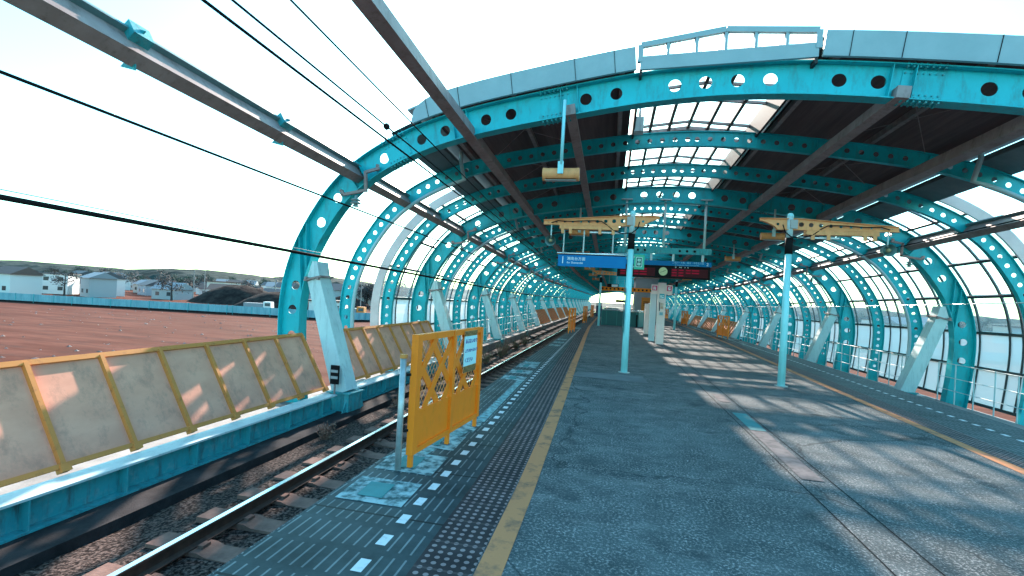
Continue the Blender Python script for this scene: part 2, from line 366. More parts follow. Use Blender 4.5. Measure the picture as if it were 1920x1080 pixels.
def at(s, t=0.0):                           # point on the arch: arc length s, depth t inward
    s = max(0.0, min(LEN, s)); lo, hi = 0, len(CS) - 1
    while hi - lo > 1:
        mid = (lo + hi) // 2
        if CS[mid] <= s: lo = mid
        else: hi = mid
    f = (s - CS[lo]) / (CS[hi] - CS[lo]); x = CP[lo][0] + (CP[hi][0] - CP[lo][0]) * f; z = CP[lo][1] + (CP[hi][1] - CP[lo][1]) * f
    a = CP[max(lo - 2, 0)]; b = CP[min(hi + 2, len(CP) - 1)]; dx = b[0] - a[0]; dz = b[1] - a[1]; l = math.hypot(dx, dz)
    return x + dz / l * t, z - dx / l * t
def s_of_x(x):                              # upper part, by x
    return min(range(len(CP)), key=lambda i: abs(CP[i][0] - x) + (0 if CP[i][1] > 3.2 else 50))
def sx_(x): return CS[s_of_x(gx(x))]
def s_of_z(z): return CS[min(range(len(CP) // 2), key=lambda i: abs(CP[i][1] - z))]
def frange(a, b, st):
    n = max(1, int(math.ceil((b - a) / st))); return [a + (b - a) * i / n for i in range(n + 1)]

# ------------------------------------------------------------------ arches
def arch_web(w, holes, tc, th=0.014):
    m = MB()
    holes = sorted(holes); segs = []; cur = 0.0
    for sh, r in holes:
        a = r * 1.25; segs.append(('s', cur, sh - a)); segs.append(('h', sh, r, a)); cur = sh + a
    segs.append(('s', cur, LEN))
    def P(s, t, y): x, z = at(s, t); return (x, y, z - ZB)
    for g in segs:
        if g[0] == 's':
            if g[2] - g[1] < 1e-4: continue
            ss = frange(g[1], g[2], 0.22)
            for sg in (-1, 1):
                m.sheet([[P(s, 0, sg * th / 2), P(s, w / 2, sg * th / 2), P(s, w, sg * th / 2)] for s in ss])
        else:
            _, sh, r, a = g
            b0, b1 = -tc, w - tc
            ang = sorted([2 * PI * k / 22 for k in range(22)] + [math.atan2(y, x) % (2 * PI) for x in (-a, a) for y in (b0, b1)])
            inn, out = [], []
            for q in ang:
                c, s_ = math.cos(q), math.sin(q)
                k = min([v for v in ((a / c if c > 1e-9 else 1e9), (-a / c if c < -1e-9 else 1e9), (b1 / s_ if s_ > 1e-9 else 1e9), (b0 / s_ if s_ < -1e-9 else 1e9))])
                inn.append((sh + r * c, tc + r * s_)); out.append((sh + k * c, tc + k * s_))
            n = len(ang)
            for sg in (-1, 1):
                vs = [P(*p, sg * th / 2) for p in inn] + [P(*p, sg * th / 2) for p in out]
                m.add(vs, [(i, (i + 1) % n, n + (i + 1) % n, n + i) for i in range(n)])
            vs = [P(*p, -th / 2) for p in inn] + [P(*p, th / 2) for p in inn]
            m.add(vs, [(i, (i + 1) % n, n + (i + 1) % n, n + i) for i in range(n)])
    return m
def arch_strip(t0, t1, y0, y1, s0=0.0, s1=None, st=0.2):
    m = MB(); s1 = LEN if s1 is None else s1
    fr = []
    for s in frange(s0, s1, st):
        a = at(s, t0); b = at(s, t1)
        fr.append([(a[0], y0, a[1] - ZB), (a[0], y1, a[1] - ZB), (b[0], y1, b[1] - ZB), (b[0], y0, b[1] - ZB)])
    m.sweep(fr); return m
def mirror_mb(m):
    k = MB(); k.v = [V(-p.x, p.y, p.z) for p in m.v]; k.f = [tuple(reversed(f)) for f in m.f]; return k
def make_arch(big):
    lab = 'big' if big else 'small'
    root = thing('steel_arch' if big else 'steel_rib', lab, 'arch' if big else 'rib', (0, 0, 0), 'big teal arches' if big else 'slim teal ribs between the big arches')
    w = 0.56 if big else 0.35; r = 0.118 if big else 0.06; tc = 0.27 if big else 0.175; fl = 0.27 if big else 0.13
    holes = []
    if big:
        for x in (0.32, 0.92, 2.2, 2.8, 4.35, 4.92, 5.85, 6.42, 7.41):
            s = sx_(-x); holes += [(s, r), (LEN - s, r)]
        for z in (0.38, 1.02, 1.65, 3.2, 3.78):
            s = s_of_z(z) - (0.0 if z < 2 else -0.05); holes += [(s, r), (LEN - s, r)]
    else:
        skip = [sx_(-8.05), sx_(-5.44), sx_(-3.1)]
        s = 0.75
        while s < LEN / 2 - 0.1:
            if min(abs(s - q) for q in skip) > 0.22: holes += [(s, r), (LEN - s, r)]
            s += 0.312
    arch_web(w, holes, tc).build('web', TEAL, root)
    arch_strip(-0.02, 0, -fl / 2, fl / 2).build('outer_flange', TEAL, root)
    arch_strip(w, w + 0.02, -fl / 2, fl / 2).build('inner_flange', TEAL, root)
    for x in (8.05, 5.44, 3.1):
        for s in (sx_(-x), LEN - sx_(-x)):
            for q in ((-0.17, 0.17) if big else (0.0,)):
                a = at(s + q, 0.0); b = at(s + q, w)
                MB().bar((a[0], 0, a[1] - ZB), (b[0], 0, b[1] - ZB), 0.012, fl - 0.02, side=(b[1] - a[1], 0, -(b[0] - a[0]))).build('stiffener', TEAL, root)
    if big:
        for mir in (1, -1):
            for (za, ta, zb_, tb) in ((3.05, 0.02, 2.15, w - 0.02), (2.75, 0.02, 1.55, w - 0.02)):
                a = at(s_of_z(za), ta); b = at(s_of_z(zb_), tb)
                MB().bar((mir * a[0], -0.07, a[1] - ZB), (mir * b[0], -0.07, b[1] - ZB), 0.014, 0.12, side=(b[1] - a[1], 0, -(b[0] - a[0]))).build('stiffener', TEAL, root)
    if big:
        for x in (7.02, 3.35):
            for mir in (0, 1):
                s = sx_(-x); s = LEN - s if mir else s
                p = MB()
                for sg in (-1, 1):
                    fr = []
                    for q in (-0.3, -0.1, 0.1, 0.3):
                        a = at(s + q, 0.05); b = at(s + q, w - 0.05); y0, y1 = sg * 0.010, sg * 0.022
                        fr.append([(a[0], y0, a[1] - ZB), (a[0], y1, a[1] - ZB), (b[0], y1, b[1] - ZB), (b[0], y0, b[1] - ZB)])
                    p.sweep(fr)
                pl = p.build('splice_plate', TEAL, root)
                bt = MB()
                for i in range(7):
                    q = -0.27 + 0.09 * i
                    for y in (-0.095, -0.05, 0.05, 0.095):
                        for t0, t1 in ((-0.055, -0.02), (0.0, 0.03), (w - 0.03, w), (w + 0.02, w + 0.055)):
                            a = at(s + q, t0); b = at(s + q, t1); bt.tube([(a[0], y, a[1] - ZB), (b[0], y, b[1] - ZB)], 0.017, 6)
                    for t in (0.10, w - 0.10):
                        a = at(s + q, t)
                        bt.tube([(a[0], -0.045, a[1] - ZB), (a[0], 0.045, a[1] - ZB)], 0.015, 6)
                o = bt.build('bolts', TEALD, pl); o['kind'] = 'stuff'
        for mir in (1, -1):
            b = MB(); z = lambda q: q - ZB
            b.prism([(mir * -8.74, z(1.785)), (mir * -8.41, z(1.785)), (mir * -8.50, z(2.16)), (mir * -8.63, z(2.16))], lambda u, v, d: (u, d, v), -0.20, 0.20)
            b.bar((mir * -8.57, 0, z(1.74)), (mir * -7.70, 0, z(-0.80)), 0.335, 0.40, side=(1, 0, 0.3 * mir), w2=0.40)
            br = b.build('brace', PALE, root)
            c = MB(); c.bar((mir * -8.58, 0, z(1.785)), (mir * -8.57, 0, z(1.745)), 0.46, 0.50, side=(1, 0, 0))
            for q in (-0.2, 0.2): c.tube([(mir * (-8.575 + q * .8), -0.28, z(1.765)), (mir * (-8.575 + q * .8), -0.2, z(1.765))], 0.03, 8)
            c.build('hinge_collar', GREYS, br)
            f = MB(); f.box(mir * -7.68 - 0.30, mir * -7.68 + 0.30, -0.30, 0.30, z(-0.80), z(-0.775)); f.box(mir * -7.68 - 0.24, mir * -7.68 + 0.26, -0.26, 0.26, z(-1.22), z(-0.80))
            for q in (-0.2, 0.2):
                f.prism([(-0.24, z(-1.21)), (-0.40, z(-1.21)), (-0.24, z(-0.9))], lambda u, v, d, q=q: (mir * -7.68 + q + d, u, v), -0.012, 0.012)
                f.prism([(0.27, z(-1.21)), (0.27, z(-0.9)), (0.44, z(-1.21))], lambda u, v, d, q=q: (mir * -7.68 + q + d, u, v), -0.012, 0.012)
            f.build('brace_foot', TEALD, root)
    for mir in (1, -1):
        f = MB(); hw = 0.4 if big else 0.26
        f.box(mir * -9.10 - hw, mir * -9.10 + hw, -hw * 0.6, hw * 0.6, -0.2, -0.13); f.build('base_plate', GREYS, root)
    return root
NB = 19
big0 = make_arch(True); small0 = make_arch(False)
nbig = nsm = 0
for k in range(-3, 3 * (NB - 1) + 1):
    y = Y0 + STEP * k
    if k < 0 and k != -3: continue
    isb = k % 3 == 0
    sc = (wxs(y), 1, szs(y)); loc = (AX + dxs(y), y, ZB)
    if k == 0: loc = (AX + dxs(y), y - 0.62, ZB)
    if isb:
        lab = ('bright teal holed arch over the open platform end, overhead behind the view' if k < 0 else
               'nearest big teal arch with round holes, framing the roof end' if k == 0 else
               'big teal arch with paired round holes, %s from the open platform end' % ordinal(k // 3))
        if nbig == 0: o = big0; o.location = loc; o.scale = sc; o['label'] = lab
        else: o = dup(big0, loc, lab, sc)
        nbig += 1
        if k == 0: o.rotation_euler = (0, 0, -math.atan(0.07))
    else:
        lab = 'slim teal rib with a row of small holes, %s from the open platform end' % ordinal(nsm)
        if nsm == 0: o = small0; o.location = loc; o.scale = sc; o['label'] = lab
        else: o = dup(small0, loc, lab, sc)
        nsm += 1
YE = Y0 + STEP * 3 * (NB - 1)

def along(section, ys):                     # section: [(x from axis, z)] swept down the hall
    m = MB(); m.sweep([[warp(x, y, z) for x, z in section] for y in ys]); return m
def mir_sec(sec, mir): return [(mir * x, z) for x, z in sec]
YSB = frange(-3.5, YE, 4.0); YSR = [9.95] + frange(Y0, YE, 2.69)

def rect_sec(s, t0, t1, hw):                # rectangle on the arch: depth t0..t1, +-hw along the arc
    return [at(s - hw, t0), at(s + hw, t0), at(s + hw, t1), at(s - hw, t1)]
for side, mir in (('left', 1), ('right', -1)):
    s1 = sx_(-8.05); s2 = sx_(-5.32); s3 = sx_(-3.18)
    root = thing('side_purlin', 'long grey twin channel beam joining the arches at shoulder height, %s side' % side, 'beam', (0, 0, 0), 'grey beams running down the hall')
    m = along(mir_sec(rect_sec(s1 + 0.0, 0.36, 0.41, 0.115), mir), YSB); m2 = along(mir_sec(rect_sec(s1 + 0.09, 0.10, 0.14, 0.105), mir), YSB)
    m3 = along(mir_sec(rect_sec(s1 + 0.10, 0.145, 0.355, 0.012), mir), YSB)
    m.build('lower_channel', GREYS, root); m2.build('upper_channel', mat('teal_grey_steel', (0.12, 0.22, 0.24), 0.5, col2=(0.17, 0.28, 0.30), scale=1.5), root); m3.build('beam_web', GREYS, root)
    for y in (Y0 - STEP, Y0 - 2 * STEP):
        g = MB()
        for t, q in ((-0.02, 0.14), (0.47, -0.10)):
            a = at(s1 + q, t); c = at(s1 + q, t + (0.34 if t < 0 else -0.2)); pts = []
            for ds, dt in ((-0.16, 0.2), (0, 0), (0.16, 0.2)):
                pts.append(at(s1 + q + ds, t + (dt if t < 0 else -dt)))
            g.prism([(mir * p[0], p[1]) for p in pts], lambda u, v, d, y=y: warp(u, y + d, v), -0.01, 0.01)
        b0 = at(s1 + 0.1, -0.02)
        g.prism([(mir * p[0], p[1]) for p in rect_sec(s1 + 0.06, 0.05, 0.24, 0.19)], lambda u, v, d, y=y: warp(u, y + d, v), -0.13, 0.13)
        g.build('gusset', TEALD, root)
    root = thing('roof_beam', 'wide grey roof beam below the outer edge of the dark roof, %s side' % side, 'beam', (0, 0, 0), 'grey beams running down the hall')
    along(mir_sec(rect_sec(s2, 0.38, 0.62, 0.115), mir), YSB).build('flange_box', GREYS, root)
    tag(along(mir_sec(rect_sec(s3, 0.40, 0.60, 0.10), mir), YSR).build('roof_beam', GREYS),
        'grey roof beam nearest the ridge light, carrying the lamps, %s side' % side, 'beam', 'grey beams running down the hall')
    # roof cladding
    root = thing('roof_cladding', 'dark roof sheeting over the arches on the %s of the ridge light' % side, 'roof', (0, 0, 0), 'dark roof sheets beside the ridge light')
    sA, sB = sx_(-6.15), sx_(-1.70)
    sec = [at(s, -0.26) for s in frange(sA, sB, 0.5)] + [at(s, -0.34) for s in reversed(frange(sA, sB, 0.5))]
    along(mir_sec(sec, mir), YSR).build('sheet', CLAD, root)
    sec = [at(s, -0.03) for s in frange(sx_(-7.02), sx_(-6.36), 0.2)] + [at(s, -0.18) for s in reversed(frange(sx_(-7.02), sx_(-6.36), 0.2))]
    along(mir_sec(sec, mir), [10.3] + YSR[1:]).build('eaves_gutter', mat('eaves_grey', (0.13, 0.15, 0.16), 0.6, col2=(0.18, 0.2, 0.21), scale=1.5), root)
    for x in (-5.95, -4.25, -2.0):
        along(mir_sec(rect_sec(sx_(x), -0.2, -0.04, 0.045), mir), YSR).build('rafter_rail', GREYS, root)
    fa = MB(); q = frange(sx_(-6.50), sx_(-1.72), 0.15)
    bul = lambda s: -0.03 - 0.44 * math.sqrt(max(0.0, 1 - (1 - min(1.0, (s - q[0]) / 0.75)) ** 2))
    sec = [at(s, -0.03) for s in q] + [at(s, bul(s)) for s in reversed(q[1:])]
    fa.prism([(mir * x, z) for x, z in sec], lambda u, v, d: warp(u, 9.9 + d, v), 0, 0.06); fo = fa.build('fascia', ROOFG, root)
    for x in (-6.1, -5.4, -4.2, -3.0, -2.2):
        s = sx_(x); a = at(s, -0.03); b = at(s, bul(s)); MB().bar(warp(mir * a[0], 9.893, a[1]), warp(mir * b[0], 9.893, b[1]), 0.012, 0.008, side=(0, 1, 0)).build('fascia_joint', BLACK, fo)
    top = MB(); secq = [at(s, min(-0.36, bul(s) + 0.05)) for s in q] + [at(s, min(-0.40, bul(s) - 0.002)) for s in reversed(q)]
    along(mir_sec(secq, mir), YSR).build('outer_sheet', ROOFG, root)
    rd = MB()
    for k in range(0, 3 * (NB - 12)):
        y = Y0 + STEP * k
        for xa, xb in ((-5.3, -3.2), (-3.2, -5.3)):
            a = at(sx_(xa), 0.02); b = at(sx_(xb), 0.02); rd.bar(warp(mir * a[0], y + 0.1, a[1]), warp(mir * b[0], y + STEP - 0.1, b[1]), 0.012, 0.012)
    rd.build('bracing_rod', GREYS, root)
    # glazing of the flank, from the second slim rib onwards
    root = thing('side_glazing', 'white translucent wall glazing with dark bars along the %s track' % side, 'glazing', (0, 0, 0), 'glazed walls of the hall')
    GY0 = Y0 + 2 * STEP - 0.12; gys = [GY0] + [Y0 + STEP * k for k in range(3, 3 * (NB - 1) + 1)]
    lev = [s_of_z(z) for z in (-0.9, 0.25, 1.35, 2.45, 3.45)] + [sx_(-7.72), sx_(-7.0)]
    def pane(sa, sb, t, mtl, nm):
        p = MB(); ss = frange(sa, sb, 0.3)
        p.sheet([[warp(mir * at(s, t)[0], y, at(s, t)[1]) for s in ss] for y in gys]); return p.build(nm, mtl, root)
    pane(lev[0], lev[2], -0.12, FROST, 'frosted_panes'); pane(lev[2], lev[6], -0.12, CLEAR, 'clear_panes')
    b = MB()
    for s in lev[:6]:
        b.sweep([[warp(mir * x, y, z) for x, z in rect_sec(s, -0.17, -0.05, 0.045)] for y in gys])
    for k in range(2, 3 * (NB - 1)):
        for off in ((0.32, 0.5, 0.95) if k % 3 == 2 and k < 12 else (0.3, 0.6, 0.88)):
            y = Y0 + STEP * (k + off); fr = []
            for s in frange(lev[0], lev[6], 0.35):
                p0 = at(s, -0.155); p1 = at(s, -0.10)
                fr.append([warp(mir * p0[0], y - 0.03, p0[1]), warp(mir * p0[0], y + 0.03, p0[1]), warp(mir * p1[0], y + 0.03, p1[1]), warp(mir * p1[0], y - 0.03, p1[1])])
            b.sweep(fr)
    b.build('mullions', DARK, root)
    e = MB(); fr = []
    for s in frange(lev[0], lev[6], 0.25):
        p0 = at(s, -0.34); p1 = at(s, -0.05)
        fr.append([warp(mir * p0[0], GY0 - 0.09, p0[1]), warp(mir * p0[0], GY0 - 0.02, p0[1]), warp(mir * p1[0], GY0 - 0.02, p1[1]), warp(mir * p1[0], GY0 - 0.09, p1[1])])
    e.sweep(fr); e.build('end_frame', WHITEP, root)

# ridge light
root = thing('ridge_skylight', 'long raised glass ridge light with brown bars over the platform', 'skylight', (0, 0, 0))
SW, ZL, ZT, ZR = 1.50, 6.20, 6.52, 6.68
for mir in (1, -1):
    along([(mir * -SW, ZL - 0.25), (mir * (-SW + 0.05), ZL - 0.25), (mir * (-SW + 0.05), ZT), (mir * -SW, ZT)], YSR).build('side_wall', mat('black_brown_wall', (0.022, 0.02, 0.022), 0.7), root)  # one even black-brown base colour on both walls
    p = MB(); p.sheet([[warp(mir * -SW, y, ZT + 0.02), warp(0, y, ZR + 0.02)] for y in YSR]); p.build('glass_panes', SKYP, root)
bars = MB()
for x in (-1.0, -0.5, 0.0, 0.5, 1.0):
    z = ZR + (ZT - ZR) * abs(x) / SW; bars.sweep([[warp(x - 0.04, y, z - 0.09), warp(x + 0.04, y, z - 0.09), warp(x + 0.04, y, z), warp(x - 0.04, y, z)] for y in YSR])
bars.build('rafter_bars', mat('brown_bar', (0.11, 0.055, 0.045), 0.6), root)
for k in range(0, 3 * (NB - 1)):
    for f, hh, wd in (((0.22, 0.06, 0.08), (0.40, 0.10, 0.12), (0.64, 0.10, 0.12), (0.84, 0.06, 0.08)) if k % 3 == 1 else ((0.27, 0.06, 0.07), (0.52, 0.06, 0.07), (0.77, 0.06, 0.07))):
        y = Y0 + STEP * (k + f); tr = MB()
        for mir in (1, -1): tr.bar(warp(mir * -SW, y, ZT - 0.06), warp(0, y, ZR - 0.06), wd, hh)
        tr.build('transom', GREYS, root)
    if k % 3 == 1:
        for x in (-1.25, -0.75, -0.25, 0.25, 0.75, 1.25):
            MB().bar(warp(x, Y0 + STEP * (k + 0.40), ZT - 0.03), warp(x, Y0 + STEP * (k + 0.64), ZT - 0.03), 0.04, 0.05).build('tie', GREYS, root)
g = MB(); g.prism([(-SW, ZL + 0.1), (SW, ZL + 0.1), (SW, ZT), (0, ZR), (-SW, ZT)], lambda u, v, d: warp(u, 9.95 + d, v), 0, 0.01)
g.build('gable_pane', SKYP, root)
g = MB(); g.prism([(-SW, ZL - 0.15), (SW, ZL - 0.15), (SW, ZL + 0.1), (-SW, ZL + 0.1)], lambda u, v, d: warp(u, 9.92 + d, v), 0, 0.06)
for mir in (1, -1): g.bar(warp(mir * -SW, 9.95, ZT), warp(0, 9.95, ZR), 0.08, 0.10)
for x in (-1.0, -0.5, 0.0, 0.5, 1.0): g.bar(warp(x, 9.95, ZL + 0.1), warp(x, 9.95, ZR - 0.1 * abs(x)), 0.05, 0.06, side=(1, 0, 0))
for mir in (1, -1): g.bar(warp(mir * -SW, 9.95, ZL), warp(mir * -SW, 9.95, ZT), 0.10, 0.08, side=(1, 0, 0))
g.build('gable_frame', ROOFG, root)
for i, (x, z, r) in enumerate(((1.72, 6.24, 0.045), (1.90, 6.22, 0.035))):
    t = MB(); t.tube([warp(x, y, z) for y in frange(10.3, 70, 4)], r, 8); t.build('conduit', STEEL, root)

# ------------------------------------------------------------------ ground, deck, platform
GZ = -5.0
def grid(x0, x1, nx, y0, y1, ny, fz):
    m = MB(); m.sheet([[V(x0 + (x1 - x0) * i / nx, y0 + (y1 - y0) * j / ny, fz(x0 + (x1 - x0) * i / nx, y0 + (y1 - y0) * j / ny)) for i in range(nx + 1)] for j in range(ny + 1)]); return m
grid(-1500, 1500, 60, -500, 1600, 42, lambda x, y: GZ).build('ground', DIRT, None, kind='structure')
MB().box(-8.25, 12.3, -12, YE + 1, -1.9, -1.4).build('viaduct_deck', CONC, None, kind='structure')
def poly(pts, y):
    for (a, b), (c, d) in zip(pts, pts[1:]):
        if y <= c: return b + (d - b) * (y - a) / (c - a)
    return pts[-1][1]
EL = [(-12, -2.05), (7.5, -2.07), (12, -2.13), (200, -2.13)]
YL = [(-12, -0.36), (4.4, -0.56), (8.8, -0.69), (11.9, -0.79), (16.1, -0.90), (22, -1.08), (30, -1.28), (44, -1.36), (200, -1.36)]
SQ = [(-12, -1.16), (3.7, -1.352), (9.9, -1.505), (25, -1.72), (60, -1.8), (200, -1.8)]
YR = [(-12, 4.05), (5, 4.35), (16.6, 4.86), (24, 5.2), (36, 5.5), (60, 5.55), (200, 5.55)]
ER = [(-12, 5.9), (5, 6.15), (20, 6.58), (60, 6.7), (200, 6.7)]
YS = frange(-8, YE, 2.0)
p = MB(); p.sheet([[V(poly(EL, y) + (poly(ER, y) - poly(EL, y)) * i / 8, y, 0) for i in range(9)] for y in YS])
p.build('platform', PLAT, None, kind='structure')
b = MB()
b.sweep([[V(poly(EL, y), y, -0.004), V(poly(EL, y), y, -0.18), V(poly(ER, y), y, -0.18), V(poly(ER, y), y, -0.004)] for y in YS])
b.sweep([[V(poly(EL, y) + 0.3, y, -0.18), V(poly(EL, y) + 0.3, y, -1.4), V(poly(ER, y) - 0.3, y, -1.4), V(poly(ER, y) - 0.3, y, -0.18)] for y in YS])
b.build('platform_wall', CONC, None, kind='structure')
def strip(fa, fb, ys, z, m, name, fu):
    p = MB(); p.sheet([[V(fa(y), y, z), V(fb(y), y, z)] for y in ys]); return p.build(name, m, None, kind='structure', uv=lambda v: (v.x - fu(v.y), v.y))
YW = 0.155
strip(lambda y: poly(EL, y) + 0.02, lambda y: poly(YL, y) - YW - 0.36, YS, 0.004, TILE, 'platform_edge_paving', lambda y: poly(SQ, y))
strip(lambda y: poly(YL, y) - YW - 0.36, lambda y: poly(YL, y) - YW - 0.01, YS, 0.004, TACT, 'tactile_paving', lambda y: poly(YL, y) - YW - 0.352)
strip(lambda y: poly(YL, y) - YW, lambda y: poly(YL, y), YS, 0.004, YLINE, 'yellow_line', lambda y: 0)
strip(lambda y: poly(YR, y), lambda y: poly(YR, y) + YW, YS, 0.004, YLINE, 'yellow_line', lambda y: 0)
strip(lambda y: poly(YR, y) + YW + 0.01, lambda y: poly(YR, y) + YW + 0.36, YS, 0.004, TACT, 'tactile_paving', lambda y: poly(YR, y) + YW)
strip(lambda y: poly(YR, y) + YW + 0.36, lambda y: poly(ER, y) - 0.02, YS, 0.004, TILE, 'platform_edge_paving', lambda y: poly(ER, y) - 0.62)
def flat(name, m, pts, z=0.008):
    q = MB(); q.add([(x, y, z) for x, y in pts], [tuple(range(len(pts)))]); return q.build(name, m, None, kind='structure')
def rectp(x0, x1, y0, y1, sk=0.0): return [(x0, y0), (x1, y0), (x1 - sk, y1), (x0 - sk, y1)]
flat('repair_patch', PATCH, [(-0.74, 10.15), (0.78, 10.05), (0.72, 10.95), (-0.70, 10.85)])
flat('floor_strip', PINKS, rectp(1.86, 2.06, 5.1, 6.9)); flat('floor_strip', MARKT, rectp(1.88, 2.08, 6.92, 7.95)); flat('floor_strip', PINKS, rectp(1.86, 2.06, 10.9, 12.3))
flat('floor_strip', PINKS, rectp(1.88, 2.06, 8.8, 9.5)); 
SEAM = mat('floor_seam', (0.012, 0.014, 0.016), 0.9, spec=0.1)
for x in (1.80, 2.12): flat('floor_joint', SEAM, [(x, 1), (x + 0.012, 1), (x + 0.012, 33), (x, 33)], 0.0045)
for y in (8.4, 13.9, 19.2, 24.6): flat('floor_joint', SEAM, [(2.15, y), (poly(YR, y) - .02, y), (poly(YR, y) - .02, y + 0.012), (2.15, y + 0.012)], 0.0045)
# faded boarding marks: pale frames round a teal field
def mark(x0, x1, y0, y1):
    flat('boarding_mark', MARK, [(x0, y0), (x1, y0), (x1 - 0.02, y1), (x0 - 0.02, y1)], 0.008)
    flat('boarding_mark', MARKT, [(x0 + 0.13, y0 + 0.09), (x1 - 0.20, y0 + 0.09), (x1 - 0.22, y1 - 0.09), (x0 + 0.11, y1 - 0.09)], 0.012)
for x0, x1, y0, y1 in ((-1.98, -1.44, 3.3, 3.75), (-2.0, -1.46, 3.95, 4.45), (-2.02, -1.50, 4.65, 5.15), (-2.02, -1.50, 5.35, 5.85),
                       (-2.04, -1.58, 9.0, 9.5), (-2.06, -1.60, 9.85, 10.35), (-2.08, -1.63, 10.75, 11.35),
                       (-2.06, -1.68, 16.2, 16.8), (-2.06, -1.68, 17.4, 18.1), (-2.06, -1.7, 18.8, 19.4), (-2.06, -1.7, 27, 28.2)): mark(x0, x1, y0, y1)
flat('boarding_mark', MARKF, [(-1.62, 5.85), (-1.50, 5.85), (-1.59, 9.0), (-1.70, 9.0)], 0.008)
flat('boarding_mark', MARKF, [(-2.05, 4.2), (-1.75, 4.2), (-1.5, 5.7), (-1.7, 6.0)], 0.0065)
flat('boarding_mark', MARKF, [(-2.06, 11.4), (-1.66, 11.4), (-1.68, 11.8), (-2.06, 11.8)], 0.008)

# ------------------------------------------------------------------ tracks
for side, c in (('left', -3.45), ('right', 7.98)):
    sg = -1 if side == 'left' else 1
    b = MB()
    b.sheet([[V(c - sg * 1.5, y, -1.14), V(c - sg * 1.05, y, -1.11), V(c + sg * 1.0, y, -1.12), V(c + sg * 1.25, y, -1.22), V(c + sg * 2.02, y, -1.33)] for y in frange(-8, YE, 0.8)])
    for v in b.v: v.z += random.uniform(-0.025, 0.025)
    if sg > 0: b.f = [tuple(reversed(f)) for f in b.f]
    b.build('track_bed', BALL, None, kind='structure')
    xo, xi = (-6.06, -5.42) if sg < 0 else (9.95, 10.2)
    if sg < 0: MB().box(xo, xi, -8, YE, -1.42, -1.20).build('track_walkway', DCONC, None, kind='structure')
    else: MB().box(9.3, 9.9, -8, YE, -1.42, -1.20).build('track_walkway', DCONC, None, kind='structure')
    for q, rl in ((-0.53, 'nearer the platform' if sg > 0 else 'farther from the platform'), (0.53, 'farther from the platform' if sg > 0 else 'nearer the platform')):
        x = c + q; rt = thing('rail', 'rusty steel rail of the %s track, %s' % (side, rl), 'rail', (x, 0, -1.07), 'running rails of the two tracks')
        prof = [(-0.065, 0), (0.065, 0), (0.065, 0.012), (0.010, 0.03), (0.010, 0.108), (0.033, 0.12), (0.033, 0.142), (-0.033, 0.142), (-0.033, 0.12), (-0.010, 0.108), (-0.010, 0.03), (-0.065, 0.012)]
        MB().prism(prof, lambda u, v, d, x=x: (x + u, d, -1.07 + v), -8, YE).build('rail_body', RUST, rt)
        MB().box(x - 0.030, x + 0.030, -8, YE, -0.927, -0.92).build('rail_head', RAILT, rt)
    def sleeper_mesh():
        m = MB(); prof = [(-1.02, -0.14), (1.02, -0.14), (1.0, 0.0), (-1.0, 0.0)]
        m.prism([(-1.02, -0.16), (1.02, -0.16), (1.0, 0.0), (0.4, 0.0), (0.3, -0.03), (-0.3, -0.03), (-0.4, 0.0), (-1.0, 0.0)], lambda u, v, d: (u, d, v), -0.13, 0.13)
        for qx in (-0.53, 0.53):
            for e in (-1, 1): m.box(qx + e * 0.10 - 0.03, qx + e * 0.10 + 0.03, -0.05, 0.05, -0.005, 0.03)
        return m
    sm = None
    for i in range(72 if sg < 0 else 66):
        y = (1.0 if sg < 0 else 9.0) + 0.62 * i
        lab = 'dusty concrete sleeper under the %s track, %s from the near end' % (side, ordinal(i))
        if sm is None:
            sm = sleeper_mesh().build('sleeper', SLEEP); o = sm
        else:
            o = sm.copy(); COL.objects.link(o)
        o.location = (c + random.uniform(-0.015, 0.015), y, -1.072); o.rotation_euler = (0, 0, random.uniform(-0.012, 0.012))
        tag(o, lab, 'sleeper', 'sleepers of the %s track' % side)

# edge girders (near bays) and concrete kerbs (far bays)
def girder(x, y0, y1, lab):
    r = thing('edge_girder', lab, 'girder', (x, y0, -1.22), 'teal girders at the foot of the wall')
    g = MB(); g.box(x - 0.16, x + 0.16, y0, y1, -0.84, -0.81); g.build('top_flange', PALE, r)  # paler colour than the teal web: the sunlit top is painted in
    MB().box(x - 0.16, x + 0.16, y0, y1, -1.20, -1.175).build('bottom_flange', TEALD, r)
    MB().box(x - 0.012, x + 0.012, y0, y1, -1.175, -0.84).build('web', TEALD, r)
    for y in frange(y0 + 0.5, y1 - 0.5, 1.2): MB().box(x - 0.15, x + 0.15, y - 0.008, y + 0.008, -1.174, -0.841).build('stiffener', TEALD, r)
girder(-6.08, 2.4, Y0 - 0.42, 'teal plate girder below the nearest beige screen by the left track')
girder(-6.08, Y0 + 0.45, Y0 + 7.65, 'teal plate girder between the first two left braces')
for i, (y0, y1) in enumerate([(Y0 + 8.07 * k + 0.45, Y0 + 8.07 * (k + 1) - 0.45) for k in range(1, 9)]):
    tag(MB().box(-6.35, -5.95, y0, y1, -1.25, -0.85).build('concrete_kerb', CONC), 'grey concrete kerb beside the left track, %s bay past the teal girders' % ordinal(i), 'kerb', 'concrete kerbs between braces')
for i, (y0, y1) in enumerate([(Y0 + 8.07 * k + 0.45, Y0 + 8.07 * (k + 1) - 0.45) for k in range(-1, 8)]):
    tag(MB().box(9.55, 9.95, y0, y1, -1.25, -0.85).build('concrete_kerb', CONC), 'grey concrete kerb beside the right track, %s bay from the near end' % ordinal(i), 'kerb', 'concrete kerbs between braces')

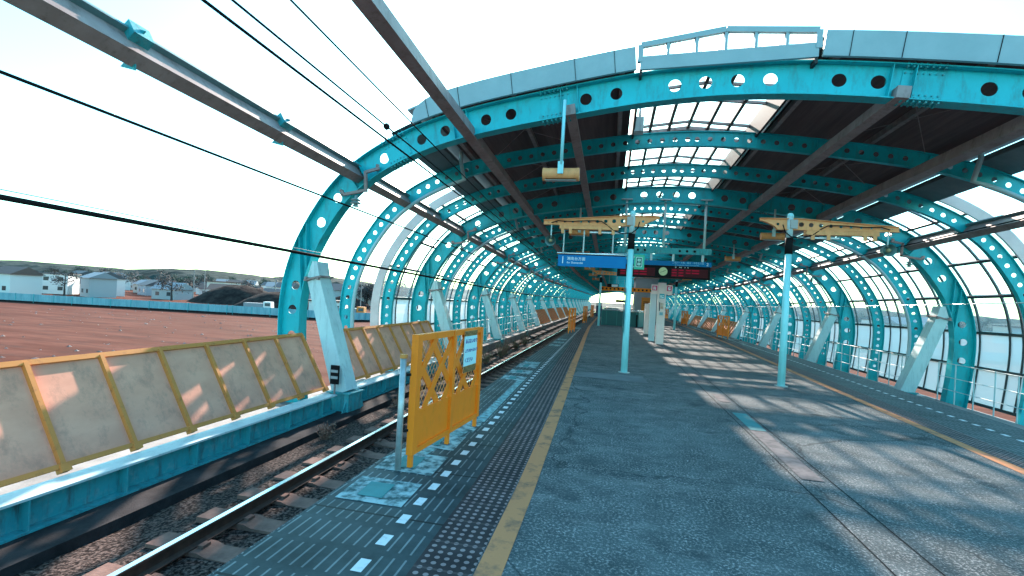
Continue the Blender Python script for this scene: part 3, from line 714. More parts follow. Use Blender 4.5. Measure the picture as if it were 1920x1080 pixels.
# leaning screens
def screen(mir, y0, y1, lab):
    ax = AX - 0.0
    X = lambda x: x if mir > 0 else 3.55 - x
    r = thing('leaning_screen', lab, 'screen', (X(-6.6), y0, -0.8), 'beige screens leaning between the braces')
    A, B = V(X(-6.36), 0, -0.70), V(X(-7.02), 0, 0.44); n = V(1.14 * mir, 0, 0.66).normalized()
    def Q(y, t, o=0.0): q = A + (B - A) * t + n * o; return V(q.x, y, q.z)
    p = MB(); p.hexa([Q(y0, 0, -0.012), Q(y1, 0, -0.012), Q(y1, 1, -0.012), Q(y0, 1, -0.012), Q(y0, 0, 0.0), Q(y1, 0, 0), Q(y1, 1, 0), Q(y0, 1, 0)]); p.build('board', BEIGE, r)
    f = MB()
    f.bar(Q(y0 - 0.03, 1, 0.02), Q(y1 + 0.03, 1, 0.02), 0.07, 0.05, side=B - A); f.bar(Q(y0, -0.03, 0.03), Q(y1, -0.03, 0.03), 0.06, 0.05, side=B - A)
    f.build('rail_frame', OCHRE, r)
    for y in frange(y0, y1, 0.95):
        MB().bar(Q(y, -0.09, 0.03), Q(y, 1.0, 0.03), 0.055, 0.06, side=(0, 1, 0)).build('rib', OCHRE, r)
        MB().bar(Q(y, -0.09, 0.03), Q(y, -0.02, 0.03), 0.11, 0.10, side=(0, 1, 0)).build('rib_foot', OCHRE, r)
screen(1, 2.75, 9.85, 'beige screen with ochre ribs left of the nearest brace')
screen(1, 10.95, 17.6, 'beige screen with ochre ribs right behind the nearest left brace')
for i, k in enumerate((4, 5, 6, 7)):
    screen(1, Y0 + 8.07 * k + 0.7, Y0 + 8.07 * (k + 1) - 0.7, 'sunlit beige screen far along the left track, %s of the far four' % ordinal(i))
for i, k in enumerate((4, 5, 6, 7)):
    screen(-1, Y0 + 8.07 * k + 0.7, Y0 + 8.07 * (k + 1) - 0.7, 'beige screen beside the right track behind the barriers, %s of four' % ordinal(i))
# slim guard railings in the other bays
def railing(mir, y0, y1, lab):
    X = -6.5 if mir > 0 else 10.15
    r = thing('guard_railing', lab, 'railing', (X, y0, -0.85), 'thin steel railings between the braces')
    m = MB()
    for z in (0.30, -0.12, -0.5): m.tube([(X, y0, z), (X, y1, z)], 0.013, 6)
    m.build('rails', PALE, r)
    for y in frange(y0, y1, 0.85): MB().tube([(X, y, -0.9), (X, y, 0.31)], 0.017, 6).build('post', PALE, r)
for i, k in enumerate((1, 2, 3)): railing(1, Y0 + 8.07 * k + 0.6, Y0 + 8.07 * (k + 1) - 0.6, 'thin steel guard railing beside the left track, %s from the near end' % ordinal(i))
for i, k in enumerate((-1, 0, 1, 2, 3)): railing(-1, Y0 + 8.07 * k + 0.6, Y0 + 8.07 * (k + 1) - 0.6, 'thin steel guard railing beside the right track, %s from the near end' % ordinal(i))

# ------------------------------------------------------------------ orange barriers
def clip(u0, z0, u1, z1, U0, U1, Z0, Z1):
    t0, t1 = 0.0, 1.0; du, dz = u1 - u0, z1 - z0
    for p, q in ((-du, u0 - U0), (du, U1 - u0), (-dz, z0 - Z0), (dz, Z1 - z0)):
        if abs(p) < 1e-12:
            if q < 0: return None
        else:
            t = q / p
            if p < 0: t0 = max(t0, t)
            else: t1 = min(t1, t)
    if t0 >= t1: return None
    return (u0 + du * t0, z0 + dz * t0, u0 + du * t1, z0 + dz * t1)
def barrier(x, y, ang, lab, panels=2, pw=0.775, H=1.21, notice=False, fine=True):
    r = thing('safety_barrier', lab, 'barrier', (x, y, 0), 'orange barriers along the platform edges')
    c, s = math.cos(ang), math.sin(ang); nx, ny = s, -c       # u along, n towards the viewer side
    def P(u, z, o=0.0): return V(x + c * u + nx * o, y + s * u + ny * o, z)
    Wd = pw * panels; ZB0, ZP = 0.15, 0.50
    S = P(1, 0) - P(0, 0); N = V(nx, ny, 0)
    f = MB(); f.bar(P(-0.03, H - 0.03), P(Wd + 0.03, H - 0.03), 0.055, 0.06, side=N); f.bar(P(-0.03, ZB0), P(Wd + 0.03, ZB0), 0.06, 0.05, side=N); f.bar(P(0, ZP), P(Wd, ZP), 0.03, 0.03, side=N)
    f.build('frame_rail', YEL, r)
    for i in range(panels + 1):
        u = pw * i; wd = 0.085 if i == 0 else 0.06
        m = MB(); m.bar(P(u, ZB0 - 0.02, 0.004), P(u, H, 0.004), wd, 0.065, side=S); m.build('post', YEL, r)
        MB().bar(P(u, 0.0, -0.004), P(u, ZB0, -0.004), 0.04, 0.04, side=S).build('leg', YEL, r)
    for i in range(panels):
        ua, ub = pw * i + 0.03, pw * (i + 1) - 0.03
        MB().hexa([P(ua, ZB0, -0.006), P(ub, ZB0, -0.006), P(ub, ZP, -0.006), P(ua, ZP, -0.006), P(ua, ZB0, 0.006), P(ub, ZB0, 0.006), P(ub, ZP, 0.006), P(ua, ZP, 0.006)]).build('kick_plate', YEL, r)
        Z0, Z1 = ZP, H - 0.05; g = MB(); wr = MB()
        sl = 1.08
        for sg in (-1, 1):
            for k in range(-4, 7):
                q = clip(ua + 0.41 * k + (0.15 if sg > 0 else 0.05), Z0, ua + 0.41 * k + (0.15 if sg > 0 else 0.05) + sg * 1.0, Z0 + sl, ua, ub, Z0, Z1)
                if q and math.hypot(q[2] - q[0], q[3] - q[1]) > 0.05: g.bar(P(q[0], q[1], 0.006 * sg), P(q[2], q[3], 0.006 * sg), 0.078, 0.010, side=S * (sl) + V(0, 0, -1.0 * sg))
            if fine:
                for k in range(-14, 26):
                    q = clip(ua + 0.072 * k, Z0, ua + 0.072 * k + sg * 1.0, Z0 + 1.25, ua, ub, Z0, Z1)
                    if q and math.hypot(q[2] - q[0], q[3] - q[1]) > 0.02: wr.bar(P(q[0], q[1], -0.014 - 0.002 * sg), P(q[2], q[3], -0.014 - 0.002 * sg), 0.0035, 0.003, side=S)
        g.build('lattice', YEL, r)
        if wr.v: wr.build('wire_mesh', CREAM, r)
    if notice:
        ua, ub, z0, z1 = 1.00, 1.36, 0.80, 1.13
        n = MB(); n.hexa([P(a, b_, o) for o in (0.040, 0.046) for a, b_ in ((ua, z0), (ub, z0), (ub, z1), (ua, z1))]); no = n.build('notice', NOTICE, r)
        for za, zb_ in ((z0 - 0.075, z0), (z1, z1 + 0.06)):
            MB().hexa([P(a, b_, o) for o in (0.039, 0.045) for a, b_ in ((ua, za), (ub, za), (ub, zb_ - 0.001), (ua, zb_ - 0.001))]).build('hazard_band', mat('hazard_yellow', (0.75, 0.42, 0.16), 0.6), no)
            st = MB()
            for k in range(-1, 12):
                a0 = ua + 0.036 * k
                pts = [(max(ua, min(ub, a0)), za + .002), (max(ua, min(ub, a0 + 0.018)), za + .002), (max(ua, min(ub, a0 + 0.045)), zb_ - .003), (max(ua, min(ub, a0 + 0.027)), zb_ - .003)]
                if pts[1][0] - pts[0][0] < 1e-4 and pts[2][0] - pts[3][0] < 1e-4: continue
                st.prism(pts, lambda u, v, d: P(u, v, d), 0.0455, 0.0475)
            st.build('hazard_stripes', BLACK, no)
        for i, tx in enumerate(('あぶないので', 'よりかからないで', 'ください')):
            text(tx, 0.058 if i != 1 else 0.046, PURPLE, lambda a, b_, d, i=i: P(ua + 0.02 + a, z1 - 0.06 - 0.105 * i + b_, 0.0475 + d), no)
    return r
barrier(-1.71, 4.07, math.atan2(1.54, 0.15), 'large orange lattice safety barrier with a white warning notice, in the foreground', notice=True)
for (x, y, lab) in ((-2.0, 22.9, 'orange barrier edge-on on the left platform edge, nearest of the distant three'), (-2.0, 34.2, 'orange barrier edge-on on the left platform edge, middle of the distant three'), (-2.0, 46.0, 'orange barrier edge-on on the left platform edge, farthest of the three')):
    barrier(x, y, math.radians(84.4), lab, panels=2, fine=False)
for (x, y, lab) in ((6.0, 27.1, 'orange barrier on the right platform edge, the nearest on that side'), (6.0, 41.5, 'orange barrier on the right platform edge, second on that side'), (6.05, 56, 'orange barrier on the right platform edge, farthest, beside the white pillar')):
    barrier(x, y, math.radians(98), lab, panels=2, fine=False)
r = thing('barrier_stay', 'grey galvanised pipe post with a yellow cap clamped to the large orange barrier', 'post', (-1.79, 3.98, 0))
MB().tube([(-1.79, 3.98, -0.05), (-1.79, 3.98, 1.0)], 0.028, 12).build('pipe', GALV, r, True)
MB().tube([(-1.79, 3.98, 1.0), (-1.79, 3.98, 1.035)], 0.034, 12).build('cap', OCHRE, r)
for z in (0.35, 0.85):
    MB().bar((-1.80, 3.98, z), (-1.69, 4.08, z), 0.02, 0.025).build('clamp', BLACK, r)

# ------------------------------------------------------------------ poles with yellow arms
def sign_pole(X, Y, mir, lab, H=3.66, full=True, detail=True):
    x = lambda q: X + mir * q
    r = thing('platform_pole', lab, 'pole', (X, Y, 0), 'pale cyan platform poles with yellow arms')
    MB().tube([(X, Y, 0), (X, Y, 2.84)], 0.076, 20, 0.066).build('shaft', CYANP, r, True)
    MB().tube([(X, Y, 2.84), (X, Y, 3.19)], 0.078, 20).build('wrapped_section', BLACK, r, True)
    MB().tube([(X, Y, 3.19), (X, Y, H)], 0.064, 16).build('upper_shaft', PALE, r, True)
    MB().ball((X, Y, H + 0.0), 0.068).build('ball_cap', CYANP, r, True)
    MB().tube([(X, Y, 0.0), (X, Y, 0.012)], 0.13, 20).build('base_plate', GALV, r)
    # arm: tapering I-beam with round holes
    ar = MB(); th = 0.012; L = 2.05; zt, zb_ = 3.60, 3.36
    def top(q): return 3.60 if q > -0.2 else 3.60 - 0.13 * min(1, (-0.2 - q) / 1.8)
    def bot(q): return 3.365 if q < 0.25 else 3.365 + 0.19 * min(1.0, (q - 0.25) / 0.33) ** 0.6
    holes = [(-1.93 + 0.19 * i, 0.012 + 0.0042 * i) for i in range(10)] + [(0.24, 0.03)]
    cur = -2.05; parts = []
    for h, rad in holes:
        a = rad * 1.3; parts.append(('s', cur, h - a)); parts.append(('h', h, rad, a)); cur = h + a
    parts.append(('s', cur, 0.60))
    for g in parts:
        if g[0] == 's':
            for sg in (-1, 1): ar.sheet([[(x(q), Y - 0.0 + sg * th / 2, bot(q)), (x(q), Y + sg * th / 2, top(q))] for q in frange(g[1], g[2], 0.06)])
        else:
            _, h, rad, a = g; zc = (top(h) + bot(h)) / 2; b0, b1 = bot(h) - zc, top(h) - zc
            ang = sorted([2 * PI * k / 16 for k in range(16)] + [math.atan2(yy, xx) % (2 * PI) for xx in (-a, a) for yy in (b0, b1)])
            inn = [(h + rad * math.cos(q), zc + rad * math.sin(q)) for q in ang]; out = []
            for q in ang:
                c_, s_ = math.cos(q), math.sin(q)
                k = min((a / c_ if c_ > 1e-9 else 1e9), (-a / c_ if c_ < -1e-9 else 1e9), (b1 / s_ if s_ > 1e-9 else 1e9), (b0 / s_ if s_ < -1e-9 else 1e9)); out.append((h + k * c_, zc + k * s_))
            n = len(ang)
            for sg in (-1, 1): ar.add([(x(u), Y + sg * th / 2, v) for u, v in inn] + [(x(u), Y + sg * th / 2, v) for u, v in out], [(i, (i + 1) % n, n + (i + 1) % n, n + i) for i in range(n)])
    for fz, o in ((top, 0.0), (bot, 0.0)):
        ar.sweep([[(x(q), Y - 0.05, fz(q) - 0.006), (x(q), Y + 0.05, fz(q) - 0.006), (x(q), Y + 0.05, fz(q) + 0.006), (x(q), Y - 0.05, fz(q) + 0.006)] for q in frange(-2.05, 0.60, 0.06)])
    arm = ar.build('arm', CREAM, r)
    MB().box(min(x(-0.12), x(0.02)), max(x(-0.12), x(0.02)), Y - 0.10, Y - 0.065, 3.38, 3.57).build('clamp_plate', mat('dull_silver', (0.42, 0.37, 0.35), 0.5), arm)
    if detail:
        lb = MB(); lb.box(min(x(-1.66), x(-0.30)), max(x(-1.66), x(-0.30)), Y - 0.09, Y + 0.09, 3.26, 3.345); lb.box(min(x(-1.66), x(-0.30)), max(x(-1.66), x(-0.30)), Y - 0.10, Y + 0.10, 3.345, 3.357)
        bx = lb.build('light_batten', CREAM, r)
        for q in (-1.58, -1.40, -0.72, -0.42):
            t = MB(); t.box(min(x(q - 0.035), x(q + 0.035)), max(x(q - 0.035), x(q + 0.035)), Y - 0.10, Y - 0.085, 3.15, 3.26); t.build('tab', CREAM, bx)
        MB().tube([(x(-0.95), Y - 0.02, 3.20), (x(-0.15), Y - 0.02, 3.20)], 0.02, 8).build('lamp_tube', WHITE, bx)
        cb = MB(); pts = [(x(-1.86), Y - 0.06, 3.40), (x(-1.7), Y - 0.065, 3.45)] + [(x(-1.7 + 1.0 * k / 6), Y - 0.07, 3.452 - 0.012 * math.sin(k)) for k in range(1, 7)] + [(x(-0.58), Y - 0.08, 3.38), (x(-0.42), Y - 0.09, 3.25), (x(-0.22), Y - 0.10, 3.18), (x(0.0), Y - 0.11, 3.20), (x(0.12), Y - 0.10, 3.30), (x(0.16), Y - 0.07, 3.46)]
        cb.tube(pts, 0.012, 6); cb.build('cable', BLACK, r, True)
        h = MB(); h.tube([(x(-1.86), Y, 3.36), (x(-1.86), Y, 3.05)], 0.015, 8)
        sp = h.build('speaker_rod', PALE, r)
        hn = MB(); hn.tube([(x(-1.86), Y + 0.16, 3.0), (x(-1.86), Y + 0.05, 3.0), (x(-1.86), Y - 0.10, 2.97)], 0.06, 16, 0.125, caps=False)
        hn.ball((x(-1.86), Y + 0.14, 3.0), 0.07); hn.build('horn', mat('horn_grey', (0.22, 0.36, 0.36), 0.5), sp, True)
        MB().ball((x(-1.86), Y - 0.04, 2.98), 0.045, sy=1.3).build('horn_core', mat('horn_brass', (0.42, 0.30, 0.16), 0.5), sp, True)
    return r
sign_pole(0.33, 11.35, 1, 'pale cyan platform pole with black wrap, carrying a long yellow arm over the blue sign')
sign_pole(3.62, 11.3, -1, 'pale cyan platform pole at the right with a yellow arm pointing right')
sign_pole(-0.86, 31.9, -1, 'far pale green pole with a yellow arm beside the stair wall', H=3.2, detail=False)
sign_pole(4.0, 33.0, 1, 'far pole with yellow arm behind the white pillar', H=3.2, detail=False)
# blue sign hung below the near arm
Y = 11.35
r = thing('platform_sign', 'blue hanging sign reading 1 for Shonandai below the yellow arm', 'sign', (-0.55, Y, 2.4))
MB().box(-1.33, 0.235, Y - 0.03, Y + 0.03, 2.385, 2.655).build('panel', BLUE, r)
MB().tube([(-1.36, Y, 2.695), (0.27, Y, 2.695)], 0.032, 12).build('top_tube', STEEL, r, True)
MB().box(-1.32, 0.22, Y - 0.02, Y + 0.02, 2.655, 2.67).build('seal', BLACK, r)
for q in (-1.22, -0.75, -0.08): MB().tube([(q, Y, 2.72), (q, Y, 3.28)], 0.016, 8).build('hanger_rod', GALV, r)
text('1', 0.235, WHITE, facing(-1.265, Y - 0.033, 2.525), r, sx=0.8); text('湘南台方面', 0.086, WHITE, facing(-1.12, Y - 0.033, 2.565), r); text('for Shonandai', 0.068, WHITE, facing(-1.12, Y - 0.033, 2.475), r)
r = thing('number_board', 'green board with a dark 8 in a white frame on the pale cyan pole', 'sign', (0.52, Y, 2.4))
MB().box(0.415, 0.645, Y - 0.012, Y + 0.012, 2.385, 2.72).build('board', GREEN, r)
fm = MB()
def rr(w, h, rad):
    out = []
    for cx_, cz_, a0 in ((w - rad, h - rad, 0), (-w + rad, h - rad, 90), (-w + rad, -h + rad, 180), (w - rad, -h + rad, 270)):
        for k in range(5): a = math.radians(a0 + 22.5 * k); out.append((cx_ + rad * math.cos(a), cz_ + rad * math.sin(a)))
    return out
fm.prism(rr(0.068, 0.113, 0.012), lambda u, v, d: (0.528 + u, d, 2.55 + v), Y - 0.016, Y - 0.0125); fm.build('white_frame', WHITE, r)
MB().prism(rr(0.060, 0.105, 0.012), lambda u, v, d: (0.528 + u, d, 2.55 + v), Y - 0.019, Y - 0.0165).build('dark_figure', mat('figure_green', (0.0, 0.10, 0.07), 0.5), r)
for dz in (0.045, -0.045):
    MB().prism(rr(0.030, 0.026, 0.01), lambda u, v, d: (0.528 + u, d, 2.55 + dz + v), Y - 0.022, Y - 0.0195).build('white_ring', WHITE, r)
    MB().prism(rr(0.021, 0.015, 0.006), lambda u, v, d: (0.528 + u, d, 2.55 + dz + v), Y - 0.025, Y - 0.0225).build('green_core', GREEN, r)
for z in (2.44, 2.66): MB().tube([(0.40, Y, z), (0.43, Y, z)], 0.02, 8).build('fixing', GALV, r)
r = thing('column_poster', 'narrow dark teal vertical board on the left of the middle pole', 'sign', (0.24, Y, 1.4))
MB().box(0.235, 0.25, Y - 0.10, Y + 0.06, 0.92, 1.95).build('board', DGREEN, r)
for z in (1.05, 1.8): MB().box(0.25, 0.265, Y - 0.02, Y + 0.02, z - 0.02, z + 0.02).build('bracket', GALV, r)

# departure display
Y = 18.2
r = thing('departure_display', 'black departure board with round clock under a blue strip numbered 2, hung from an arch', 'display', (1.7, Y, 2.6))
for q in (0.30, 1.67, 3.07):
    p = MB(); p.tube([(q, Y, 3.66), (q, Y, 5.42)], 0.045, 10); ps = p.build('hanger_post', PALE, r, True)
    MB().box(q - 0.20, q + 0.20, Y - 0.1, Y + 0.1, 5.40, 5.44).build('top_plate', GALV, ps)
bm = MB()
def Yb(u, v, d): return (u, d, v)
bm.box(0.06, 3.32, Y - 0.075, Y - 0.06, 3.46, 3.68); bm.box(0.06, 3.32, Y - 0.06, Y + 0.075, 3.66, 3.68); bm.box(0.06, 3.32, Y - 0.06, Y + 0.075, 3.46, 3.48)
bo = bm.build('beam', TEALD, r)
for q in (0.78, 1.03, 2.24, 2.49, 2.75): MB().tube([(q, Y - 0.079, 3.57), (q, Y - 0.0755, 3.57)], 0.045, 14).build('beam_hole', BLACK, bo)
for q in (0.45, 1.27, 2.04, 3.05): MB().box(q - 0.035, q + 0.035, Y - 0.04, Y + 0.04, 3.20, 3.46).build('drop_bracket', PALE, r)
MB().box(0.2, 3.34, Y - 0.10, Y + 0.10, 3.03, 3.20).build('blue_strip', BLUE, r)
LB = mat('sign_light_blue', (0.30, 0.68, 0.85), 0.5)
text('二俣川・大和・横浜・海老名方面', 0.088, LB, facing(2.0, Y - 0.103, 3.145), r, sx=0.82); text('for Futamata-gawa, Yamato, Yokohama & Ebina', 0.055, LB, facing(2.1, Y - 0.103, 3.065), r, sx=0.78); text('2', 0.16, WHITE, facing(3.16, Y - 0.103, 3.115), r)
MB().box(0.08, 3.30, Y - 0.13, Y + 0.13, 2.58, 3.026).build('case', BLACK, r)
LED = bpy.data.materials.new('led_panel'); LED.use_nodes = True
lb_ = LED.node_tree.nodes['Principled BSDF']; lb_.inputs['Base Color'].default_value = (0.075, 0.011, 0.016, 1); lb_.inputs['Roughness'].default_value = 0.6; lb_.inputs['Specular IOR Level'].default_value = 0.12
LR = bpy.data.materials.new('led_red'); LR.use_nodes = True
lb_ = LR.node_tree.nodes['Principled BSDF']; lb_.inputs['Base Color'].default_value = (0.3, 0.01, 0.03, 1); lb_.inputs['Roughness'].default_value = 0.8; lb_.inputs['Specular IOR Level'].default_value = 0.1; lb_.inputs['Emission Color'].default_value = (0.5, 0.02, 0.05, 1); lb_.inputs['Emission Strength'].default_value = 0.05
for q0, q1 in ((0.18, 1.42), (1.98, 3.22)):
    MB().box(q0, q1, Y - 0.136, Y - 0.1305, 2.63, 2.93).build('led_panel', LED, r)
    tx = MB()
    for i in range(3):
        z = 2.88 - 0.095 * i
        for a, b_ in ((0.02, 0.19), (0.25, 0.42), (0.5, 0.66), (0.70, 0.95)):
            if i == 2 and a > 0.4 and q0 > 1: continue
            tx.box(q0 + a, q0 + b_, Y - 0.139, Y - 0.1365, z - 0.025, z + 0.02)
    tx.build('led_row', LR, r)
for q in (2.10, 2.24, 2.42, 2.52): text({2.10: '種', 2.24: '発車', 2.42: '行', 2.52: '先'}[q], 0.05, WHITE, facing(q, Y - 0.133, 2.975), r)
MB().tube([(1.70, Y - 0.131, 2.81), (1.70, Y - 0.15, 2.81)], 0.15, 28).build('clock_face', mat('clock_cream', (0.62, 0.60, 0.32), 0.5), r)
hd = MB(); hd.bar((1.70, Y - 0.153, 2.81), (1.79, Y - 0.153, 2.86), 0.012, 0.004, side=(0.5, 0, -0.9)); hd.bar((1.73, Y - 0.153, 2.83), (1.60, Y - 0.153, 2.77), 0.010, 0.004, side=(0.5, 0, -0.9))
hd.build('clock_hands', BLACK, r)

# drum lamps on long stems
def lamp(x, y, ztop, z, lab, stem=CYANP):
    r = thing('drum_lamp', lab, 'lamp', (x, y, z), 'yellow drum lamps on stems')
    prof = []
    m = MB(); n = 24; L = 0.36
    fr = []
    for xx in (-L, L):
        pts = []
        for k in range(n + 1):
            a = math.radians(-50 + 280 * k / n); pts.append((x + xx, y - 0.125 * math.cos(a), z + 0.125 * math.sin(a)))
        fr.append(pts)
    m.sheet(fr)
    for e in (-1, 1):
        pts = [(x + e * L, y - 0.13 * math.cos(2 * PI * k / n), z + 0.13 * math.sin(2 * PI * k / n)) for k in range(n)]
        pts2 = [(x + e * (L - 0.06), p[1], p[2]) for p in pts]; nn = len(pts)
        m.add(pts + pts2, [tuple(range(nn)), tuple(range(nn, 2 * nn))] + [(i, (i + 1) % nn, nn + (i + 1) % nn, nn + i) for i in range(nn)])
    m.build('housing', CREAM, r)
    MB().box(x - L + 0.05, x + L - 0.05, y - 0.07, y + 0.07, z - 0.125, z - 0.118).build('lens', mat('lamp_lens', (0.5, 0.5, 0.48), 0.3), r)
    MB().box(x - L + 0.06, x + L - 0.06, y - 0.06, y + 0.06, z - 0.05, z + 0.02).build('reflector', BLACK, r)
    MB().box(x - 0.055, x + 0.055, y - 0.165, y - 0.132, z - 0.02, z + 0.22).build('bracket', stem, r)
    MB().tube([(x + 0.01, y - 0.14, z + 0.16), (x + 0.01, y - 0.13, ztop)], 0.033, 12).build('stem', stem, r, True)
lamp(-1.15, 9.5, 5.50, 4.075, 'nearest yellow drum lamp on a long pale stem in front of the big arch')
k = 0
for y, x, lab in ((18.2, -1.38, 'yellow drum lamp behind the yellow arm'), (26.3, -1.76, 'yellow drum lamp just above the blue sign'), (34.4, -1.75, 'yellow drum lamp just below the blue sign'), (42.5, -1.85, 'small far yellow lamp, fifth on the left'), (50.6, -1.9, 'small far yellow lamp, sixth on the left'),
                  (17.9, 5.2, 'yellow drum lamp at the right edge under a yellow arm'), (26.3, 5.84, 'yellow drum lamp right of the departure board'), (34.4, 5.9, 'small yellow lamp just below the departure board'), (42.5, 5.95, 'small far yellow lamp, fourth on the right')):
    zt = ZB + (5.25 - ZB) * szs(y); lamp(x, y, zt, 4.15 if y < 30 else 3.9, lab, PALE)
r = thing('hanging_box', 'pale grey equipment box hung at the edge of the ridge light', 'box', (0.55, 12.6, 6.3))
MB().box(0.27, 0.50, 12.2, 12.5, 5.86, 6.22).build('case', PALE, r); MB().tube([(0.4, 12.35, 6.2), (0.4, 12.35, 6.5)], 0.03, 8).build('hanger', GALV, r)

# ------------------------------------------------------------------ platform furniture farther on
r = thing('help_pillar', 'tall white pillar with pink side plates and a teal pictogram', 'pillar', (1.92, 20.4, 0))
MB().box(1.77, 2.07, 20.3, 20.6, 0, 2.5).build('body', WHITEP, r)
for x0, x1 in ((1.50, 1.765), (2.075, 2.33)):
    pl = MB().box(x0, x1, 20.42, 20.46, 2.03, 2.42).build('side_plate', WHITEP, r)
    MB().box(x0 + 0.04, x1 - 0.04, 20.413, 20.4185, 2.18, 2.37).build('pink_field', PINK, pl)
    q = MB(); q.box(x0 + 0.08, x0 + 0.12, 20.408, 20.4125, 2.21, 2.34); q.box(x1 - 0.13, x1 - 0.08, 20.408, 20.4125, 2.21, 2.27); q.box(x1 - 0.13, x1 - 0.08, 20.408, 20.4125, 2.29, 2.33); q.build('pictogram', WHITE, pl)
pc = MB().box(1.83, 2.02, 20.290, 20.2985, 1.86, 2.05).build('pictogram_field', mat('sign_teal', (0.01, 0.30, 0.38), 0.5), r)
q = MB(); q.box(1.86, 1.90, 20.285, 20.2895, 1.89, 2.0); q.box(1.91, 1.99, 20.285, 20.2895, 1.89, 1.93); q.ball((1.96, 20.288, 1.98), 0.022, sy=0.1); q.build('pictogram', WHITE, pc)
MB().box(1.83, 1.86, 20.285, 20.2985, 1.35, 1.70).build('handset', BLACK, r)
MB().box(1.88, 2.0, 20.288, 20.2985, 1.42, 1.68).build('poster', mat('poster_orange', (0.55, 0.25, 0.18), 0.6, col2=(0.7, 0.6, 0.5), scale=9), r)
MB().box(1.86, 1.99, 20.288, 20.2985, 1.18, 1.3).build('call_box', mat('box_blue', (0.2, 0.36, 0.42), 0.5), r)
r = thing('service_pillar', 'slim pale blue pillar just left of the tall white pillar', 'pillar', (1.72, 21.9, 0))
MB().box(1.60, 1.84, 21.8, 22.1, 0, 2.1).build('body', mat('pale_blue_panel', (0.50, 0.58, 0.62), 0.4), r); MB().box(1.58, 1.86, 21.78, 22.12, 2.1, 2.13).build('cap', GALV, r)
r = thing('vending_cabinet', 'low white cabinet pair left of the tall white pillar', 'cabinet', (1.9, 25.5, 0))
MB().box(1.62, 1.80, 25.2, 26.0, 0, 1.62).build('left_door', WHITEP, r); MB().box(1.803, 2.05, 25.15, 26.0, 0.0, 1.66).build('right_door', mat('pink_white_panel', (0.66, 0.58, 0.56), 0.5), r); MB().box(1.60, 2.07, 25.14, 26.02, 0, 0.08).build('plinth', DARK, r)
# stair enclosure
r = thing('stair_enclosure', 'dark green stair wall with steel handrail in the middle of the platform', 'stair wall', (0.7, 34.0, 0))
MB().box(-0.70, 1.75, 33.72, 33.80, 0, 1.02).build('end_wall', DGREEN, r)
TP = mat('teal_panel', (0.02, 0.20, 0.20), 0.45)
w = MB(); w.prism([(33.80, 0), (43, 0), (43, 1.0), (33.8, 1.0)], lambda u, v, d: (d, u, v), -0.74, -0.66); w.build('side_wall', TP, r)
w = MB(); w.hexa([(1.75, 33.72, 0), (2.15, 34.9, 0), (2.12, 34.95, 0), (1.72, 33.8, 0), (1.75, 33.72, 1.0), (2.15, 34.9, 1.0), (2.12, 34.95, 1.0), (1.72, 33.8, 1.0)]); w.box(2.1, 2.17, 34.95, 43, 0, 1.0); w.build('side_wall', TP, r)
MB().tube([(-0.72, 43, 1.08), (-0.72, 33.7, 1.08), (1.75, 33.7, 1.08), (2.15, 34.9, 1.06), (2.15, 43, 1.0)], 0.03, 8).build('handrail', STEEL, r, True)
for q in (-0.4, 0.3, 1.0, 1.6): MB().box(q - 0.015, q + 0.015, 33.70, 33.718, 0.02, 1.0).build('panel_joint', TP, r)
r = thing('waste_bin', 'small dark stand with a handle beside the green stair wall', 'stand', (1.9, 33.2, 0))
MB().tube([(1.62, 33.4, 0), (1.62, 33.4, 0.75)], 0.05, 10).build('post', BLACK, r); MB().ball((1.62, 33.4, 0.78), 0.06).build('knob', BLACK, r, True)
r = thing('lift_shelter', 'grey lift shelter block behind the green stair wall', 'shelter', (2.9, 48, 0))
LG = mat('shelter_grey', (0.24, 0.25, 0.27), 0.7, col2=(0.28, 0.29, 0.31), scale=1)
MB().box(1.95, 3.95, 46, 50, 0, 3.95).build('walls', LG, r); MB().box(1.85, 4.05, 45.9, 50.1, 3.95, 4.05).build('roof', GREYS, r); MB().box(1.94, 1.948, 47, 49, 0, 2.2).build('door', DARK, r)
r = thing('orange_notice', 'orange notice board on the grey lift shelter', 'sign', (3.0, 45.9, 1.5))
MB().box(2.55, 3.4, 45.90, 45.98, 0.3, 2.2).build('board', ORANGE, r)
q = MB(); [q.box(2.72, 3.2, 45.892, 45.8985, z, z + 0.07) for z in (1.45, 1.6, 1.75)]; q.build('lines', BLACK, r)
r = thing('yellow_gantry', 'yellow beam with holes across the far platform in front of the grey shelter', 'beam', (1.5, 44, 2.6))
MB().box(-1.3, 4.2, 44.0, 44.12, 2.62, 2.98).build('beam', YEL, r)
q = MB(); [q.tube([(-1.0 + 0.35 * i, 43.99, 2.8), (-1.0 + 0.35 * i, 43.998, 2.8)], 0.085, 12) for i in range(15)]; q.build('holes', BLACK, r)
for x in (-1.2, 4.1): MB().tube([(x, 44.06, 0), (x, 44.06, 2.98)], 0.07, 10).build('post', CYANP, r)
for x, y, z, w_, lab in ((-0.1, 40, 2.95, 0.9, 'white and black hanging sign under the far yellow beam'), (0.75, 52, 1.75, 1.0, 'dark hanging sign far above the stair wall')):
    r = thing('hanging_sign', lab, 'sign', (x, y, z)); MB().box(x - w_ / 2, x + w_ / 2, y - 0.05, y + 0.05, z - 0.14, z + 0.14).build('panel', BLACK, r)
    if z > 2: MB().box(x - 0.1, x + w_ / 2 - 0.06, y - 0.06, y - 0.0505, z - 0.10, z + 0.10).build('white_field', WHITE, r)
    for e in (-0.3, 0.3): MB().tube([(x + e, y, z + 0.14), (x + e, y, 4.0)], 0.015, 6).build('rod', GALV, r)
r = thing('blue_cabinet', 'dark blue cabinet on the far left platform edge past the barriers', 'cabinet', (-1.4, 52, 0))
